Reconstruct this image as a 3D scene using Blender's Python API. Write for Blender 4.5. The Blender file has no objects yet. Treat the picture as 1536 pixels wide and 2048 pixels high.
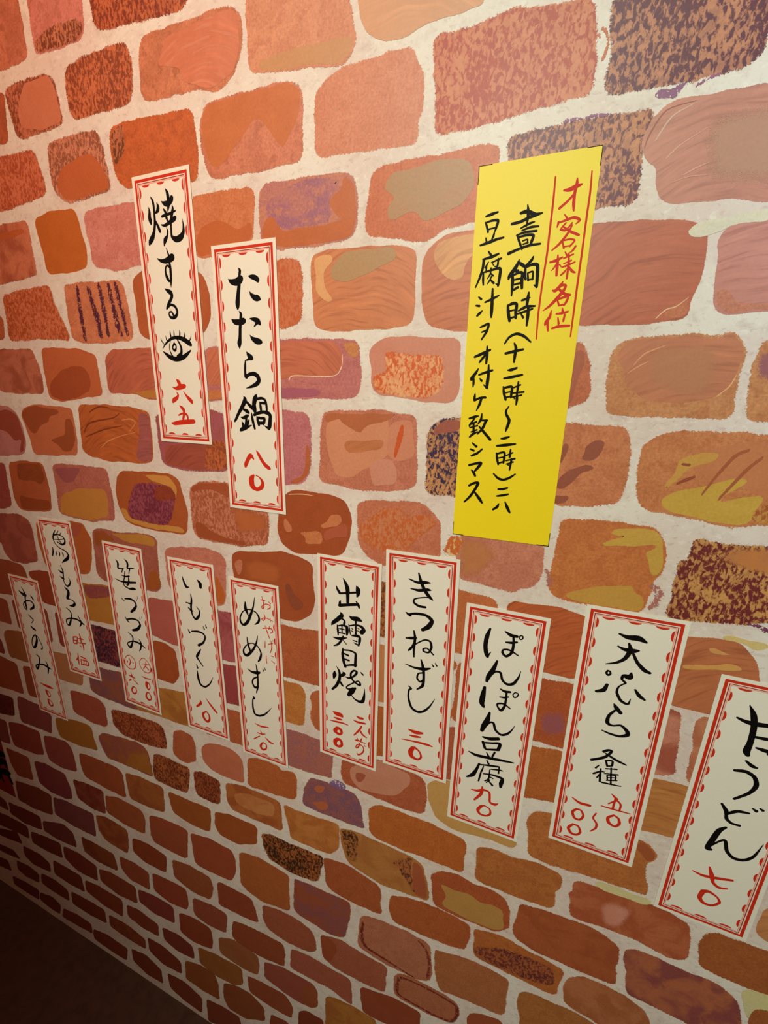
import bpy, bmesh, math, random
from mathutils import Matrix, Vector
from mathutils.geometry import delaunay_2d_cdt
random.seed(7)
SC = bpy.context.scene
COL = SC.collection

# ------------------------------------------------------------------ camera
cam_data = bpy.data.cameras.new('camera')
cam_data.sensor_fit = 'VERTICAL'
cam_data.sensor_height = 36.0
cam_data.lens = 14.1075
cam_data.clip_start = 0.02
cam = bpy.data.objects.new('camera', cam_data)
COL.objects.link(cam)
cam.matrix_world = Matrix([[0.935297, -0.111215, 0.335932, 0.186939], [0.353074, 0.229922, -0.906904, -0.504673], [0.023623, 0.966834, 0.254312, 1.634619]] + [[0, 0, 0, 1]])
SC.camera = cam

# ------------------------------------------------------------------ world, lights, exposure
world = bpy.data.worlds.new('world')
SC.world = world
world.use_nodes = True
bg = world.node_tree.nodes['Background']
bg.inputs['Color'].default_value = (1.0, 0.25, 0.14, 1)
bg.inputs['Strength'].default_value = 0.028

def spot(name, loc, target, power, color, angle, blend, radius):
    d = bpy.data.lights.new(name, 'SPOT')
    d.energy = power; d.color = color; d.spot_size = math.radians(angle); d.spot_blend = blend
    d.shadow_soft_size = radius
    o = bpy.data.objects.new(name, d); COL.objects.link(o)
    o.location = loc
    o.rotation_euler = (Vector(target) - Vector(loc)).to_track_quat('-Z', 'Y').to_euler()
    return o

# three ceiling spots: an amber one on the left part of the wall, a neutral wide one and a cooler one at the right
def lamp(name, loc, target, rgb, angle, radius):
    m = max(rgb)
    return spot(name, loc, target, m * 4 * math.pi ** 2, tuple(v / m for v in rgb), angle, 1.0, radius)
lamp('amber_ceiling_spot', (-0.40, -0.80, 2.95), (-0.72, 0.0, 1.45), (1.76, 0.88, 0.53), 80, 0.05)
lamp('neutral_ceiling_spot', (-0.05, -2.10, 2.95), (0.70, 0.0, 1.42), (5.55, 5.75, 4.95), 80, 0.06)
lamp('cool_ceiling_spot', (0.80, -1.20, 2.30), (1.00, 0.0, 2.00), (0.80, 1.05, 1.55), 70, 0.05)

SC.view_settings.view_transform = 'Standard'
SC.view_settings.look = 'None'
SC.view_settings.gamma = 1.0
SC.view_settings.use_curve_mapping = False
SC.view_settings.exposure = 0.0
SC.cycles.transparent_max_bounces = 24

# ------------------------------------------------------------------ helpers
def lin(c):
    return tuple((v / 12.92 if v <= 0.04045 else ((v + 0.055) / 1.055) ** 2.4) for v in [x / 255.0 for x in c])

class NT:
    """tiny node-tree builder"""
    def __init__(self, name):
        self.m = bpy.data.materials.new(name); self.m.use_nodes = True
        self.t = self.m.node_tree; self.t.nodes.clear()
        self.out = self.t.nodes.new('ShaderNodeOutputMaterial')
    def n(self, kind, **kw):
        nd = self.t.nodes.new(kind)
        for k, v in kw.items():
            setattr(nd, k, v)
        return nd
    def link(self, a, b): self.t.links.new(a, b)
    def val(self, x, sock):
        if hasattr(x, 'is_output'): self.link(x, sock)
        else: sock.default_value = x
    def math(self, op, a, b=0.5, c=0.5, clamp=False):
        nd = self.n('ShaderNodeMath', operation=op); nd.use_clamp = clamp
        for i, x in enumerate((a, b, c)): self.val(x, nd.inputs[i])
        return nd.outputs[0]
    def mix(self, f, a, b, blend='MIX'):
        nd = self.n('ShaderNodeMix', data_type='RGBA', blend_type=blend)
        self.val(f, nd.inputs[0]); self.val(a, nd.inputs[6]); self.val(b, nd.inputs[7])
        return nd.outputs[2]
    def noise(self, vec, scale, detail=2.0, rough=0.5, dist=0.0):
        nd = self.n('ShaderNodeTexNoise')
        self.link(vec, nd.inputs['Vector']); nd.inputs['Scale'].default_value = scale
        nd.inputs['Detail'].default_value = detail; nd.inputs['Roughness'].default_value = rough
        nd.inputs['Distortion'].default_value = dist
        return nd.outputs[0]
    def smooth(self, x, lo, hi):
        nd = self.n('ShaderNodeMapRange', interpolation_type='SMOOTHSTEP')
        self.val(x, nd.inputs[0]); self.val(lo, nd.inputs[1]); self.val(hi, nd.inputs[2])
        return nd.outputs[0]
    def mapped(self, vec, rot=(0, 0, 0), scl=(1, 1, 1)):
        nd = self.n('ShaderNodeMapping'); self.link(vec, nd.inputs[0])
        nd.inputs['Rotation'].default_value = rot; nd.inputs['Scale'].default_value = scl
        return nd.outputs[0]
    def bsdf(self, color, rough, spec=0.5, bump=None, bump_strength=0.1):
        b = self.n('ShaderNodeBsdfPrincipled')
        self.val(color, b.inputs['Base Color']); self.val(rough, b.inputs['Roughness'])
        b.inputs['Specular IOR Level'].default_value = spec
        if bump is not None:
            bp = self.n('ShaderNodeBump'); bp.inputs['Strength'].default_value = bump_strength
            bp.inputs['Distance'].default_value = 0.001
            self.link(bump, bp.inputs['Height']); self.link(bp.outputs[0], b.inputs['Normal'])
        return b.outputs[0]

def mat_mortar():
    k = NT('painted_mortar')
    v = k.n('ShaderNodeTexCoord').outputs['Object']
    cloud = k.noise(v, 7.0, 3.0, 0.6)
    mid = k.noise(v, 48.0, 4.0, 0.65, 0.5)
    blot = k.noise(k.mapped(v, (0, 0.4, 0), (1.0, 1.0, 1.6)), 130.0, 3.0, 0.6, 0.6)
    fine = k.noise(v, 420.0, 3.0, 0.7)
    c = k.mix(k.smooth(cloud, 0.40, 0.62), lin((228, 219, 205)) + (1,), lin((221, 203, 190)) + (1,))
    c = k.mix(k.math('MULTIPLY', k.smooth(mid, 0.50, 0.72), 0.55), c, lin((200, 180, 168)) + (1,))
    c = k.mix(k.math('MULTIPLY', k.smooth(blot, 0.56, 0.72), 0.5), c, lin((186, 160, 152)) + (1,))
    c = k.mix(k.math('MULTIPLY', k.smooth(blot, 0.44, 0.30), 0.5), c, lin((240, 234, 222)) + (1,))
    c = k.mix(k.math('MULTIPLY', k.smooth(fine, 0.52, 0.78), 0.35), c, lin((190, 170, 158)) + (1,))
    k.link(k.bsdf(c, 0.5, 0.4, fine, 0.05), k.out.inputs[0])
    return k.m

def mat_paint():
    """brick paint: two colours, dabs / grain / clouds / streaks, ragged edge over what lies below"""
    k = NT('brick_paint')
    v = k.n('ShaderNodeTexCoord').outputs['Object']
    def attr(n): return k.n('ShaderNodeAttribute', attribute_name=n)
    col = attr('col').outputs['Color']; col2 = attr('col2').outputs['Color']
    par = attr('par'); sp = k.n('ShaderNodeSeparateColor'); k.link(par.outputs['Color'], sp.inputs[0])
    dab_a, fine_a, cloud_a, streak_a = sp.outputs[0], sp.outputs[1], sp.outputs[2], par.outputs['Alpha']
    edge = attr('edge').outputs['Fac']; rough = attr('ragged').outputs['Fac']
    slant = k.mapped(v, (0, math.radians(-34), 0), (1.5, 1.0, 0.85))
    dab = k.noise(slant, 165.0, 4.0, 0.62, 0.5)
    fine = k.noise(v, 330.0, 4.0, 0.7)
    mid = k.noise(v, 75.0, 3.0, 0.6)
    cloud = k.noise(v, 26.0, 3.0, 0.55, 0.6)
    loc = k.n('ShaderNodeSeparateXYZ'); k.link(attr('stroke').outputs['Vector'], loc.inputs[0])
    lu, lv, lseed = loc.outputs
    wob = k.math('MULTIPLY', k.math('SUBTRACT', k.noise(v, 16.0, 1.0), 0.5), 0.022)
    bend = k.math('ADD', lv, k.math('ADD', k.math('MULTIPLY', k.math('MULTIPLY', lu, lu), 5.0), wob))
    sv = k.n('ShaderNodeCombineXYZ')
    k.link(k.math('MULTIPLY', lu, 0.10), sv.inputs[0]); k.link(bend, sv.inputs[1]); k.link(lseed, sv.inputs[2])
    streak = k.noise(sv.outputs[0], 230.0, 3.0, 0.55, 0.3)
    ridge = k.smooth(k.noise(sv.outputs[0], 120.0, 1.0, 0.4), 0.58, 0.72)
    f = k.math('MULTIPLY', k.smooth(k.math('ADD', dab, k.math('MULTIPLY', k.math('SUBTRACT', cloud, 0.5), 0.35)), 0.43, 0.56), dab_a)
    f = k.math('MAXIMUM', f, k.math('MULTIPLY', k.smooth(cloud, 0.40, 0.62), cloud_a))
    f = k.math('MAXIMUM', f, k.math('MULTIPLY', k.smooth(mid, 0.45, 0.65), k.math('MULTIPLY', fine_a, 0.8)))
    f = k.math('MAXIMUM', f, k.math('MULTIPLY', k.smooth(streak, 0.50, 0.66), k.math('MULTIPLY', streak_a, 0.75)))
    c = k.mix(f, col, col2)
    g = k.math('MULTIPLY', k.math('SUBTRACT', fine, 0.5), fine_a)
    g = k.math('ADD', k.math('MULTIPLY', g, 1.5), 1.0)
    s2 = k.math('MULTIPLY', k.math('SUBTRACT', streak, 0.5), streak_a)
    g = k.math('ADD', g, k.math('MULTIPLY', s2, -0.55))
    g = k.math('ADD', g, k.math('MULTIPLY', k.math('MULTIPLY', ridge, streak_a), 0.12))
    gc = k.n('ShaderNodeCombineColor')
    for i in range(3): k.link(g, gc.inputs[i])
    c = k.mix(1.0, c, gc.outputs[0], 'MULTIPLY')
    ragg = k.noise(v, 480.0, 3.0, 0.75)
    soft = k.noise(v, 90.0, 2.0, 0.5)
    a = k.math('ADD', edge, k.math('MULTIPLY', k.math('SUBTRACT', ragg, 0.5), k.math('MULTIPLY', rough, 2.0)))
    a = k.math('ADD', a, k.math('MULTIPLY', k.math('SUBTRACT', soft, 0.5), rough))
    a = k.math('GREATER_THAN', a, 0.5)
    snap = k.n('ShaderNodeVectorMath', operation='SNAP'); k.link(v, snap.inputs[0]); snap.inputs[1].default_value = (0.0003,) * 3
    wn = k.n('ShaderNodeTexWhiteNoise', noise_dimensions='3D'); k.link(snap.outputs[0], wn.inputs['Vector'])
    a = k.mix(k.math('LESS_THAN', rough, 0.0), a, k.math('GREATER_THAN', k.smooth(edge, 0.0, 1.0), wn.outputs['Value']))   # blended-in paint is stippled
    crayon = k.smooth(rough, 0.95, 1.05)              # crayon marks only catch the high grain
    a = k.math('MULTIPLY', a, k.mix(crayon, (1, 1, 1, 1), k.math('GREATER_THAN', dab, 0.42)))
    sh = k.bsdf(c, 0.48, 0.4, streak, 0.06)
    tr = k.n('ShaderNodeBsdfTransparent')
    mx = k.n('ShaderNodeMixShader')
    k.link(a, mx.inputs[0]); k.link(tr.outputs[0], mx.inputs[1]); k.link(sh, mx.inputs[2])
    k.link(mx.outputs[0], k.out.inputs[0])
    return k.m

def mat_plain(name, rgb, rough=0.6, spec=0.3, grain=0.04, scale=300.0):
    k = NT(name)
    v = k.n('ShaderNodeTexCoord').outputs['Object']
    nz = k.noise(v, scale, 3.0, 0.6)
    a = lin(rgb); lo = tuple(x * (1 - grain * 2) for x in a); hi = tuple(min(1, x * (1 + grain * 2)) for x in a)
    c = k.mix(nz, lo + (1,), hi + (1,))
    k.link(k.bsdf(c, rough, spec), k.out.inputs[0])
    return k.m

M_MORTAR = mat_mortar()
M_PAINT = mat_paint()
M_PAPER = mat_plain('cream_paper', (236, 230, 212), 0.42, 0.4, 0.025, 500.0)
M_YELLOW = mat_plain('yellow_paper', (240, 214, 24), 0.5, 0.35, 0.02, 500.0)
M_REDPAPER = mat_plain('red_paper', (138, 40, 24), 0.55, 0.3, 0.03, 400.0)
M_BLACK = mat_plain('black_ink', (13, 9, 9), 0.6, 0.12, 0.05)
M_RED = mat_plain('red_ink', (204, 46, 22), 0.6, 0.2, 0.04)
M_DEEPRED = mat_plain('dark_red_ink', (168, 44, 30), 0.6, 0.25, 0.04)
M_SALMON = mat_plain('salmon_ink', (236, 158, 132), 0.6, 0.25, 0.03)
M_FLOOR = mat_plain('dark_floor', (66, 44, 32), 0.7, 0.25, 0.25, 40.0)

def finish(name, me, mats, parent=None):
    o = bpy.data.objects.new(name, me)
    for m in mats: me.materials.append(m)
    COL.objects.link(o)
    if parent is not None: o.parent = parent
    return o

def box_mesh(name, x0, x1, y0, y1, z0, z1):
    bm = bmesh.new()
    vs = [bm.verts.new((x, y, z)) for x in (x0, x1) for y in (y0, y1) for z in (z0, z1)]
    for f in ((0, 1, 3, 2), (4, 6, 7, 5), (0, 4, 5, 1), (2, 3, 7, 6), (0, 2, 6, 4), (1, 5, 7, 3)):
        bm.faces.new([vs[i] for i in f])
    bmesh.ops.recalc_face_normals(bm, faces=bm.faces)
    me = bpy.data.meshes.new(name); bm.to_mesh(me); bm.free()
    return me

# ------------------------------------------------------------------ the wall and its painted bricks
# kind+style  colour  second colour : x z ... in tenths of a millimetre on the wall
#   B a brick, P a patch painted over it, S a brush stroke (x z width)
BRICKS = """
Bg 200,120,90 150,80,55 : -6346 22103 -5801 21929 -5775 21606 -5771 21202 -6195 21173 -6679 21212
Bg 205,125,110 165,95,70 : -5559 21869 -4525 21645 -4536 21334 -4613 21154 -5167 21166 -5566 21187 -5577 21333 -5594 21582
Pd 195,120,85 120,60,40 : -5554 21347 -5206 21408 -4788 21402 -4558 21312 -4629 21158 -5165 21175 -5555 21198
Bd 190,100,60 125,50,30 : -4334 21563 -2728 21194 -2774 21048 -3211 21071 -3641 21106 -4280 21168 -4346 21306
Bg 205,125,90 150,85,55 : -3562 20883 -3378 20927 -2821 20898 -2300 20894 -2102 20885 -1988 20796 -1953 20633 -1980 20451 -2110 20252 -2325 20145 -2483 20151 -2636 20224 -3198 20228 -3580 20265 -3624 20365 -3593 20628
Pi 197,112,80 220,140,110 : -3107 20832 -2302 20871 -2104 20870 -1987 20750 -1993 20453 -2122 20254 -2455 20162 -2634 20240 -2900 20319 -2932 20489 -3320 20571
Bd 200,110,70 135,65,40 : -5028 20890 -4702 20935 -3855 20940 -3758 20804 -3780 20523 -3839 20296 -4444 20295 -5001 20307 -5048 20544
Bd 195,115,85 135,70,45 : -6403 20928 -5989 20949 -5387 20906 -5291 20789 -5267 20546 -5224 20296 -5724 20279 -6287 20289 -6344 20494 -6385 20799
Ps 195,115,82 200,125,95 : -5958 20922 -5390 20897 -5297 20770 -5267 20546 -5239 20309 -5718 20299 -6169 20399 -6186 20657
Bg 180,95,60 140,70,45 : -6781 20938 -6456 20897 -6494 20607 -6561 20291 -7020 20299
Bg 195,98,50 165,78,40 : -4294 20054 -3990 20088 -3227 20035 -2800 20011 -2785 19793 -2753 19476 -2811 19240 -3193 19255 -4105 19331 -4281 19469 -4310 19819
Pd 190,110,75 105,60,35 : -4282 20032 -4008 20081 -4051 19777 -4285 19613 -4303 19818
Bg 205,125,95 170,95,70 : -2644 19929 -2523 20029 -2130 20023 -1309 20008 -1154 19899 -1176 19232 -1685 19205 -2557 19223 -2645 19441 -2680 19739
Ps 197,112,65 185,100,55 : -2638 19928 -2511 20018 -1732 20020 -1309 20005 -1165 19901 -1207 19685 -1355 19463 -1455 19361 -1613 19591 -1798 19759 -2065 19582 -2380 19327 -2543 19351 -2663 19646
Bd 205,130,100 145,85,60 : -5622 20093 -5124 20115 -4561 20080 -4500 19890 -4460 19598 -4423 19364 -5029 19316 -5411 19310 -5638 19485 -5668 19798
Ps 188,98,55 180,92,50 : -5449 19744 -4893 19871 -4691 19818 -4498 19583 -4440 19366 -5026 19326 -5408 19320 -5569 19520
Bd 165,75,45 205,115,80 : -7085 20126 -6396 20087 -5966 20073 -5904 19812 -5837 19489 -6263 19453 -6802 19403 -7357 19397
Bw 200,118,85 165,85,60 : -7301 19181 -6454 19171 -6422 18951 -6428 18545 -6425 18387 -6969 18348 -7622 18301
Ps 185,95,50 175,85,45 : -7342 19067 -6549 19088 -6542 19001 -7385 18952
Bs 190,102,42 178,92,38 : -6235 19174 -5780 19230 -5297 19189 -5232 19093 -5180 18821 -5128 18598 -5180 18382 -5702 18359 -6121 18382 -6147 18637 -6194 18927
Bg 208,132,118 185,100,85 : -5044 19132 -4613 19139 -3970 19117 -3772 19068 -3791 18353 -3992 18336 -4511 18290 -5009 18405 -5018 18624 -5063 18933
Bd 165,75,35 205,115,80 : -7442 18108 -6957 18161 -6144 18187 -6123 17904 -5963 17631 -5840 17337 -6659 17384 -7488 17365 -7474 17632
Bg 180,95,60 150,75,45 : -7797 17824 -7581 17770 -7647 17415 -7956 17391
Bg 205,125,88 175,95,65 : -5771 18161 -5309 18166 -4458 18132 -4415 17918 -4352 17502 -4363 17291 -4870 17267 -5399 17272 -5774 17335 -5789 17785
Sn 85,38,55 : -5461 18158 61 -5477 17868 99 -5477 17609 113 -5460 17284 77
Sn 85,38,55 : -5210 18131 84 -5175 17889 97 -5107 17652 134 -5075 17313 75
Sn 85,38,55 : -4968 18170 59 -4937 17932 95 -4911 17642 96 -4901 17338 73
Sn 85,38,55 : -4745 18163 58 -4722 17900 105 -4675 17631 118 -4604 17328 108
Sn 85,38,55 : -4593 18142 57 -4563 17965 92 -4501 17623 82 -4458 17323 59
Bw 190,112,85 160,85,60 : -8023 17208 -6936 17194 -6890 17104 -6795 16811 -6793 16444 -7406 16437 -8005 16455 -8254 16576
Bs 190,100,60 180,92,52 : -6639 17209 -5685 17165 -5286 17074 -5281 16886 -5253 16439 -5886 16364 -6322 16301 -6664 16376 -6660 16583 -6663 16945
Ps 160,75,42 165,80,45 : -6573 16629 -6214 16830 -5882 16914 -5593 16868 -5493 16739 -5511 16523 -5886 16364 -6319 16312 -6624 16388
Bs 178,92,50 165,80,45 : -4202 18133 -3985 18232 -2921 18133 -2792 17995 -2745 17766 -2783 17504 -2904 17340 -3992 17284 -4174 17349 -4184 17711
Bi 185,98,72 160,80,60 : -5044 17029 -4869 17127 -4433 17133 -3019 17170 -3037 16525 -3817 16379 -4287 16395 -4410 16465 -5067 16474 -5056 16751
Ps 185,120,55 175,110,50 : -4602 16487 -4012 16516 -3815 16395 -4253 16396 -4413 16449
Bg 205,122,78 185,98,58 : -2916 19051 -2436 19046 -1953 19025 -1898 18918 -1964 18443 -2421 18339 -2917 18317 -2936 18604
Ps 190,100,52 185,95,50 : -2908 18539 -2772 18707 -2467 18732 -2148 18579 -1947 18672 -1972 18444 -2420 18345 -2907 18328
Bg 195,125,95 165,100,115 : -1782 19022 -1264 19021 -937 19009 -603 18994 -473 18892 -439 18703 -448 18446 -537 18315 -1023 18291 -1568 18307 -1821 18428 -1817 18694
Pg 160,100,115 205,130,90 : -1715 18867 -1513 18877 -1264 19003 -938 19000 -647 18933 -805 18750 -785 18519 -1432 18492 -1727 18684
Ps 190,105,60 185,98,55 : -625 18989 -477 18889 -444 18703 -453 18447 -716 18564 -806 18698 -771 18780 -625 18846
Ps 190,102,55 180,95,50 : -1815 18447 -1784 18596 -1623 18699 -1508 18490 -901 18497 -460 18534 -470 18361 -548 18325 -1023 18301 -1567 18317
Bg 210,140,105 185,110,80 : -1863 20857 -1818 20966 -561 20650 -520 20347 -450 20245 -560 20037 -768 20051 -981 20103 -1543 20151 -1863 20225
Ps 195,140,95 190,132,88 : -1724 20284 -1488 20304 -870 20282 -460 20245 -560 20040 -768 20054 -980 20108 -1542 20154 -1730 20198
Bi 205,145,105 215,160,120 : -424 20616 891 20286 908 20181 398 20187 170 20132 -14 20111 -205 20161 -303 20226 -402 20404
Bg 207,132,100 195,115,82 : -954 19828 -811 19939 -540 19988 -67 19989 175 20000 235 19896 304 19769 329 19463 270 19326 276 19205 211 19155 -245 19183 -668 19202 -967 19224 -970 19609
Bd 205,122,80 172,60,30 : 416 20022 734 20003 1025 20026 1187 20063 1588 19991 1909 19960 1949 19713 1998 19268 1679 19251 1272 19219 881 19190 481 19200 482 19492 456 19780
Bg 200,112,70 185,90,55 : -210 18969 22 18990 540 18981 1119 18999 1166 18941 1169 18817 1004 18314 949 18337 637 18308 451 18188 108 18248 -306 18343 -309 18551 -259 18780
Ps 172,132,92 182,125,85 : -74 18820 24 18919 260 18915 449 18949 724 18944 887 18897 948 18677 845 18506 573 18429 383 18369 298 18510 -22 18432 -67 18572 52 18672 -92 18741
Bd 192,125,88 92,30,46 : 2106 19981 2082 19789 2131 19551 2112 19408 2110 19233 2305 19214 2567 19217 2821 19202 3059 19212 3215 19236 3266 19314 3263 19435 3296 19535 3263 19690
Bd 195,128,85 100,38,50 : 1278 18994 1292 19020 1759 19043 2082 19039 2509 19022 2523 18979 2489 18819 2487 18663 2485 18463 2496 18311 2201 18306 1850 18321 1359 18350
Pn 140,85,120 120,60,95 : 2523 19135 2563 19170 2654 19158 2712 19189 2772 19200 2742 19159 2699 19119 2699 19082 2587 19104
Bi 195,130,108 178,115,95 : 2480 18795 2548 18949 2660 19053 2912 19042 3149 19055 3364 19041 3549 19021 3739 18165 3545 18190 3248 18254 2995 18261 2729 18275 2674 18437 2656 18585 2573 18637 2504 18726
Pf 182,132,105 178,128,102 : 2991 18821 3122 18895 3396 18891 3586 18856 3705 18317 3225 18372 3090 18430 3025 18642
Ss 205,170,150 : 2578 18766 13 2691 18949 18 2855 19016 7
Ss 150,85,65 : 2504 18726 8 2538 18850 19 2642 19007 13 2876 19036 6
Ss 215,160,135 : 2690 18619 16 2796 18717 13 3002 18826 6
Ss 215,155,130 : 2853 18470 11 2948 18515 18 3055 18550 6
Ss 210,145,120 : 2770 18423 8 2908 18456 13 3062 18447 8
Bi 185,102,72 165,85,58 : 1865 18155 2172 18156 2536 18122 2735 18119 3008 18081 3143 17950 3148 17859 3156 17619 3088 17432 3113 17262 2816 17240 2594 17227 1978 17254
Pg 195,115,80 175,100,60 : 2920 17343 3091 17418 3112 17265 2907 17264
Ss 235,195,150 : 2841 17253 8 2921 17336 14 3009 17366 11 3099 17445 5
Ps 218,208,180 212,205,185 : 2972 18001 3035 18065 3236 18093 3583 18137 3607 18025 3341 18037 3248 17971 3057 17946
Bi 198,132,115 178,112,98 : 3254 17939 3343 18030 3577 18041 3759 18031 3927 17276 3734 17299 3575 17294 3384 17270 3301 17446 3286 17649
Pg 200,130,100 180,105,80 : 3307 17446 3340 17498 3435 17451 3475 17367 3723 17353 3912 17342 3927 17276 3734 17299 3574 17297 3387 17274
Bg 198,135,88 175,105,62 : 2621 17053 2911 17082 3176 17095 3402 17051 3479 17105 3531 17090 3616 17003 3635 16818 3615 16731 3640 16420 3633 16328 3249 16324 2824 16320 2553 16329 2508 16736 2520 16956
Pi 190,120,85 175,108,78 : 2621 17053 2911 17082 3176 17095 3402 17051 3479 17105 3531 17090 3612 17003 3625 16818 3579 16599 3481 16508 3225 16457 2947 16452 2839 16498 2669 16656 2654 16751 2544 16893
Pf 182,122,85 180,118,82 : 2836 16949 2995 16990 3323 16996 3424 16936 3448 16613 3347 16521 2996 16579 2872 16734
Ss 215,150,110 : 2717 16813 12 2811 16934 18 2991 17013 9
Ss 215,150,110 : 2671 16735 9 2774 16812 18 2852 16857 9
Ss 230,175,125 : 3481 16508 8 3576 16614 14 3615 16731 7
Bg 195,110,72 165,85,55 : 2129 16932 2175 17058 2237 16993 2289 16897 2333 16573 2332 16474 2160 16386 1441 16334 1161 16382 1103 17089
Ps 170,92,65 160,85,60 : 2141 16964 2239 16978 2267 16834 2222 16704 2201 16505 2150 16403 2099 16419
Bg 198,135,85 175,105,65 : 3746 16985 3795 17012 3984 17020 4143 16300 3776 16310 3757 16585 3736 16802
Pf 150,90,95 165,100,80 : 3752 16901 3810 16942 4002 16938 4067 16645 3870 16659 3763 16731
Bg 200,125,82 175,98,62 : 2160 16201 2386 16192 2727 16180 2796 16074 2820 15974 2832 15698 2820 15374 2509 15304 2158 15266 2118 15453 2026 16214
Ps 150,82,60 155,85,62 : 2401 15967 2456 16031 2565 16037 2582 15977 2545 15853 2441 15793 2356 15823 2395 15896
Ps 150,82,60 155,85,62 : 2205 15648 2289 15709 2398 15754 2497 15743 2486 15706 2378 15662 2311 15546 2221 15454 2151 15466 2156 15570
Ps 150,82,60 155,85,62 : 2145 15380 2280 15393 2293 15357 2241 15294 2139 15283
Ps 150,82,60 155,85,62 : 2154 15989 2212 15983 2222 15904 2178 15793 2150 15754
Bg 200,128,80 180,102,60 : 2936 15947 3011 16068 3115 16131 3413 16168 3678 16164 3979 16147 4178 16142 4363 15310 4056 15263 3863 15230 3581 15264 3211 15318 3075 15320 2995 15393 2961 15656
Ps 195,122,78 190,115,72 : 3402 15860 3573 16033 3823 16078 3988 16102 4188 16097 4320 15500 4063 15538 3910 15654 3650 15630
Ps 200,160,68 192,150,62 : 3217 15451 3331 15550 3546 15604 3703 15701 3881 15733 3916 15687 3768 15575 3712 15451 3846 15516 4081 15573 4027 15402 4044 15320 3968 15243 3863 15233 3581 15267 3285 15317 3229 15382
Ps 200,150,72 195,140,70 : 3213 15608 3292 15768 3299 15886 3452 15961 3649 15981 3603 15874 3408 15827 3302 15633 3228 15557
Pd 165,85,45 195,140,70 : 4005 15383 4114 15511 4307 15563 4362 15313 4055 15268
Ss 165,90,55 : 3874 16018 35 3760 15948 43 3634 15712 37 3549 15511 21
Ss 165,90,55 : 3992 15963 35 3878 15813 43 3695 15467 30
Ss 150,75,50 : 3315 15837 30 3408 15827 38
Ss 150,75,50 : 3305 15616 31 3394 15675 46 3470 15715 30
Bg 198,118,65 178,98,52 : 2248 14964 2285 15087 2616 15127 2892 15115 3216 15110 3299 14975 3354 14740 3335 14584 3273 14495 3245 14090 3018 14082 2502 14080 2260 14139 2204 14300 2243 14579
Ps 200,158,72 192,148,66 : 2779 15015 2866 15074 3097 15095 3221 15084 3299 14975 3354 14740 3335 14584 3264 14552 3206 14716 3142 14820 3241 14873 3246 14930 2961 14869 2708 14832 2732 14893 2959 14983 2802 14971
Ps 196,148,68 190,140,62 : 2402 14167 2648 14298 3114 14407 3126 14329 3229 14289 3245 14094 2849 14088 2427 14108
Bd 205,148,85 112,42,42 : 3610 15037 3950 14998 4416 15067 4593 14272 4212 14176 3725 14095 3483 14081 3504 14402 3504 14783 3574 14757 3587 14925
Pf 195,125,65 165,100,85 : 3854 14930 3952 14989 4418 15059 4494 14719 4091 14771 3875 14825
Sn 120,60,90 : 4214 14167 32 4326 14154 55 4408 14126 70 4492 14136 69
Bi 198,118,78 182,100,65 : 418 17996 510 18140 707 18219 1248 18232 1701 18214 1795 17195 1346 17186 589 17268 475 17355 415 17683
Pi 215,155,100 200,135,88 : 518 18114 708 18199 1039 18203 1025 18040 898 17904 881 17754 737 17764 551 17933
Bi 185,95,52 165,78,42 : 1767 13921 2318 13959 2694 13903 2757 13323 2671 13020 2279 13028 1803 13027 1769 13513
Bg 195,112,65 175,95,55 : 601 13944 1112 13951 1589 13921 1648 13560 1635 13060 1136 13016 684 13014
Bg 178,90,48 160,75,42 : 2010 12905 2294 12902 2666 12921 3028 12927 3053 11951 2658 11947 2045 11923
Pf 150,85,90 165,80,60 : 2340 12398 2608 12487 2671 12189 2486 12066 2353 12117
Bg 182,102,48 165,88,42 : 1856 11768 2323 11813 3056 11928 3111 11106 2666 11009 2285 10930 1868 10868
Bd 178,105,55 110,60,35 : -233 13868 697 13886 684 13014 -262 12983
Bs 195,128,78 185,112,66 : -515 12800 913 12892 933 11930 -513 11808
Bg 178,98,45 165,85,40 : -512 11674 428 11772 380 10833 -604 10709
Bs 190,105,50 175,92,45 : 878 12866 1153 12874 1143 12716 889 12686
Bs 190,100,60 175,92,45 : 850 12036 1151 12055 1132 11899 860 11861
Bg 185,100,58 170,88,50 : 1189 12868 1945 12903 1979 11916 1163 11874
Bg 175,90,62 160,78,52 : 432 11662 1173 11735 1745 11832 1759 10868 385 10685
Bg 200,128,102 175,100,75 : 1061 14740 1579 14756 2066 14754 2092 14669 2114 14475 2063 14226 1875 14135 1814 14075 1466 14115 1103 14147 1048 14413
Pf 185,118,70 200,125,95 : 1063 14702 1344 14723 1563 14570 1444 14362 1282 14179 1118 14190
Pd 225,190,140 200,105,45 : 878 14464 938 14685 1096 14745 1096 14555 1010 14426
Bg 198,120,88 178,95,65 : -403 15007 -205 15057 448 15117 620 15051 797 14875 780 14701 825 14417 717 14320 1 14151 -213 14232 -355 14379 -390 14706
Pd 195,95,45 200,125,85 : -368 14708 1 14992 259 15020 303 14890 606 14965 779 14872 545 14669 416 14513 322 14398 -129 14350 -345 14485
Bg 185,112,58 160,88,45 : 2369 10514 2436 10717 2656 10784 3200 10842 3747 10837 3858 10802 3958 10694 3938 10591 3864 10493 3880 10300 3959 10006 3952 9953 3653 9950 3161 9921 2731 9863 2454 9896 2425 10164
Ps 160,85,50 170,95,50 : 3749 10826 3858 10798 3953 10692 3937 10595 3872 10532 3795 10631 3725 10688
Bw 165,82,50 182,102,65 : 3090 9676 3183 9755 3434 9772 3838 9785 4143 9821 4498 9737 4567 9292 4574 9089 4417 9030 4194 9059 3946 9104 3618 9087 3139 9037 3114 9293 3074 9469 3126 9539
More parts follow.
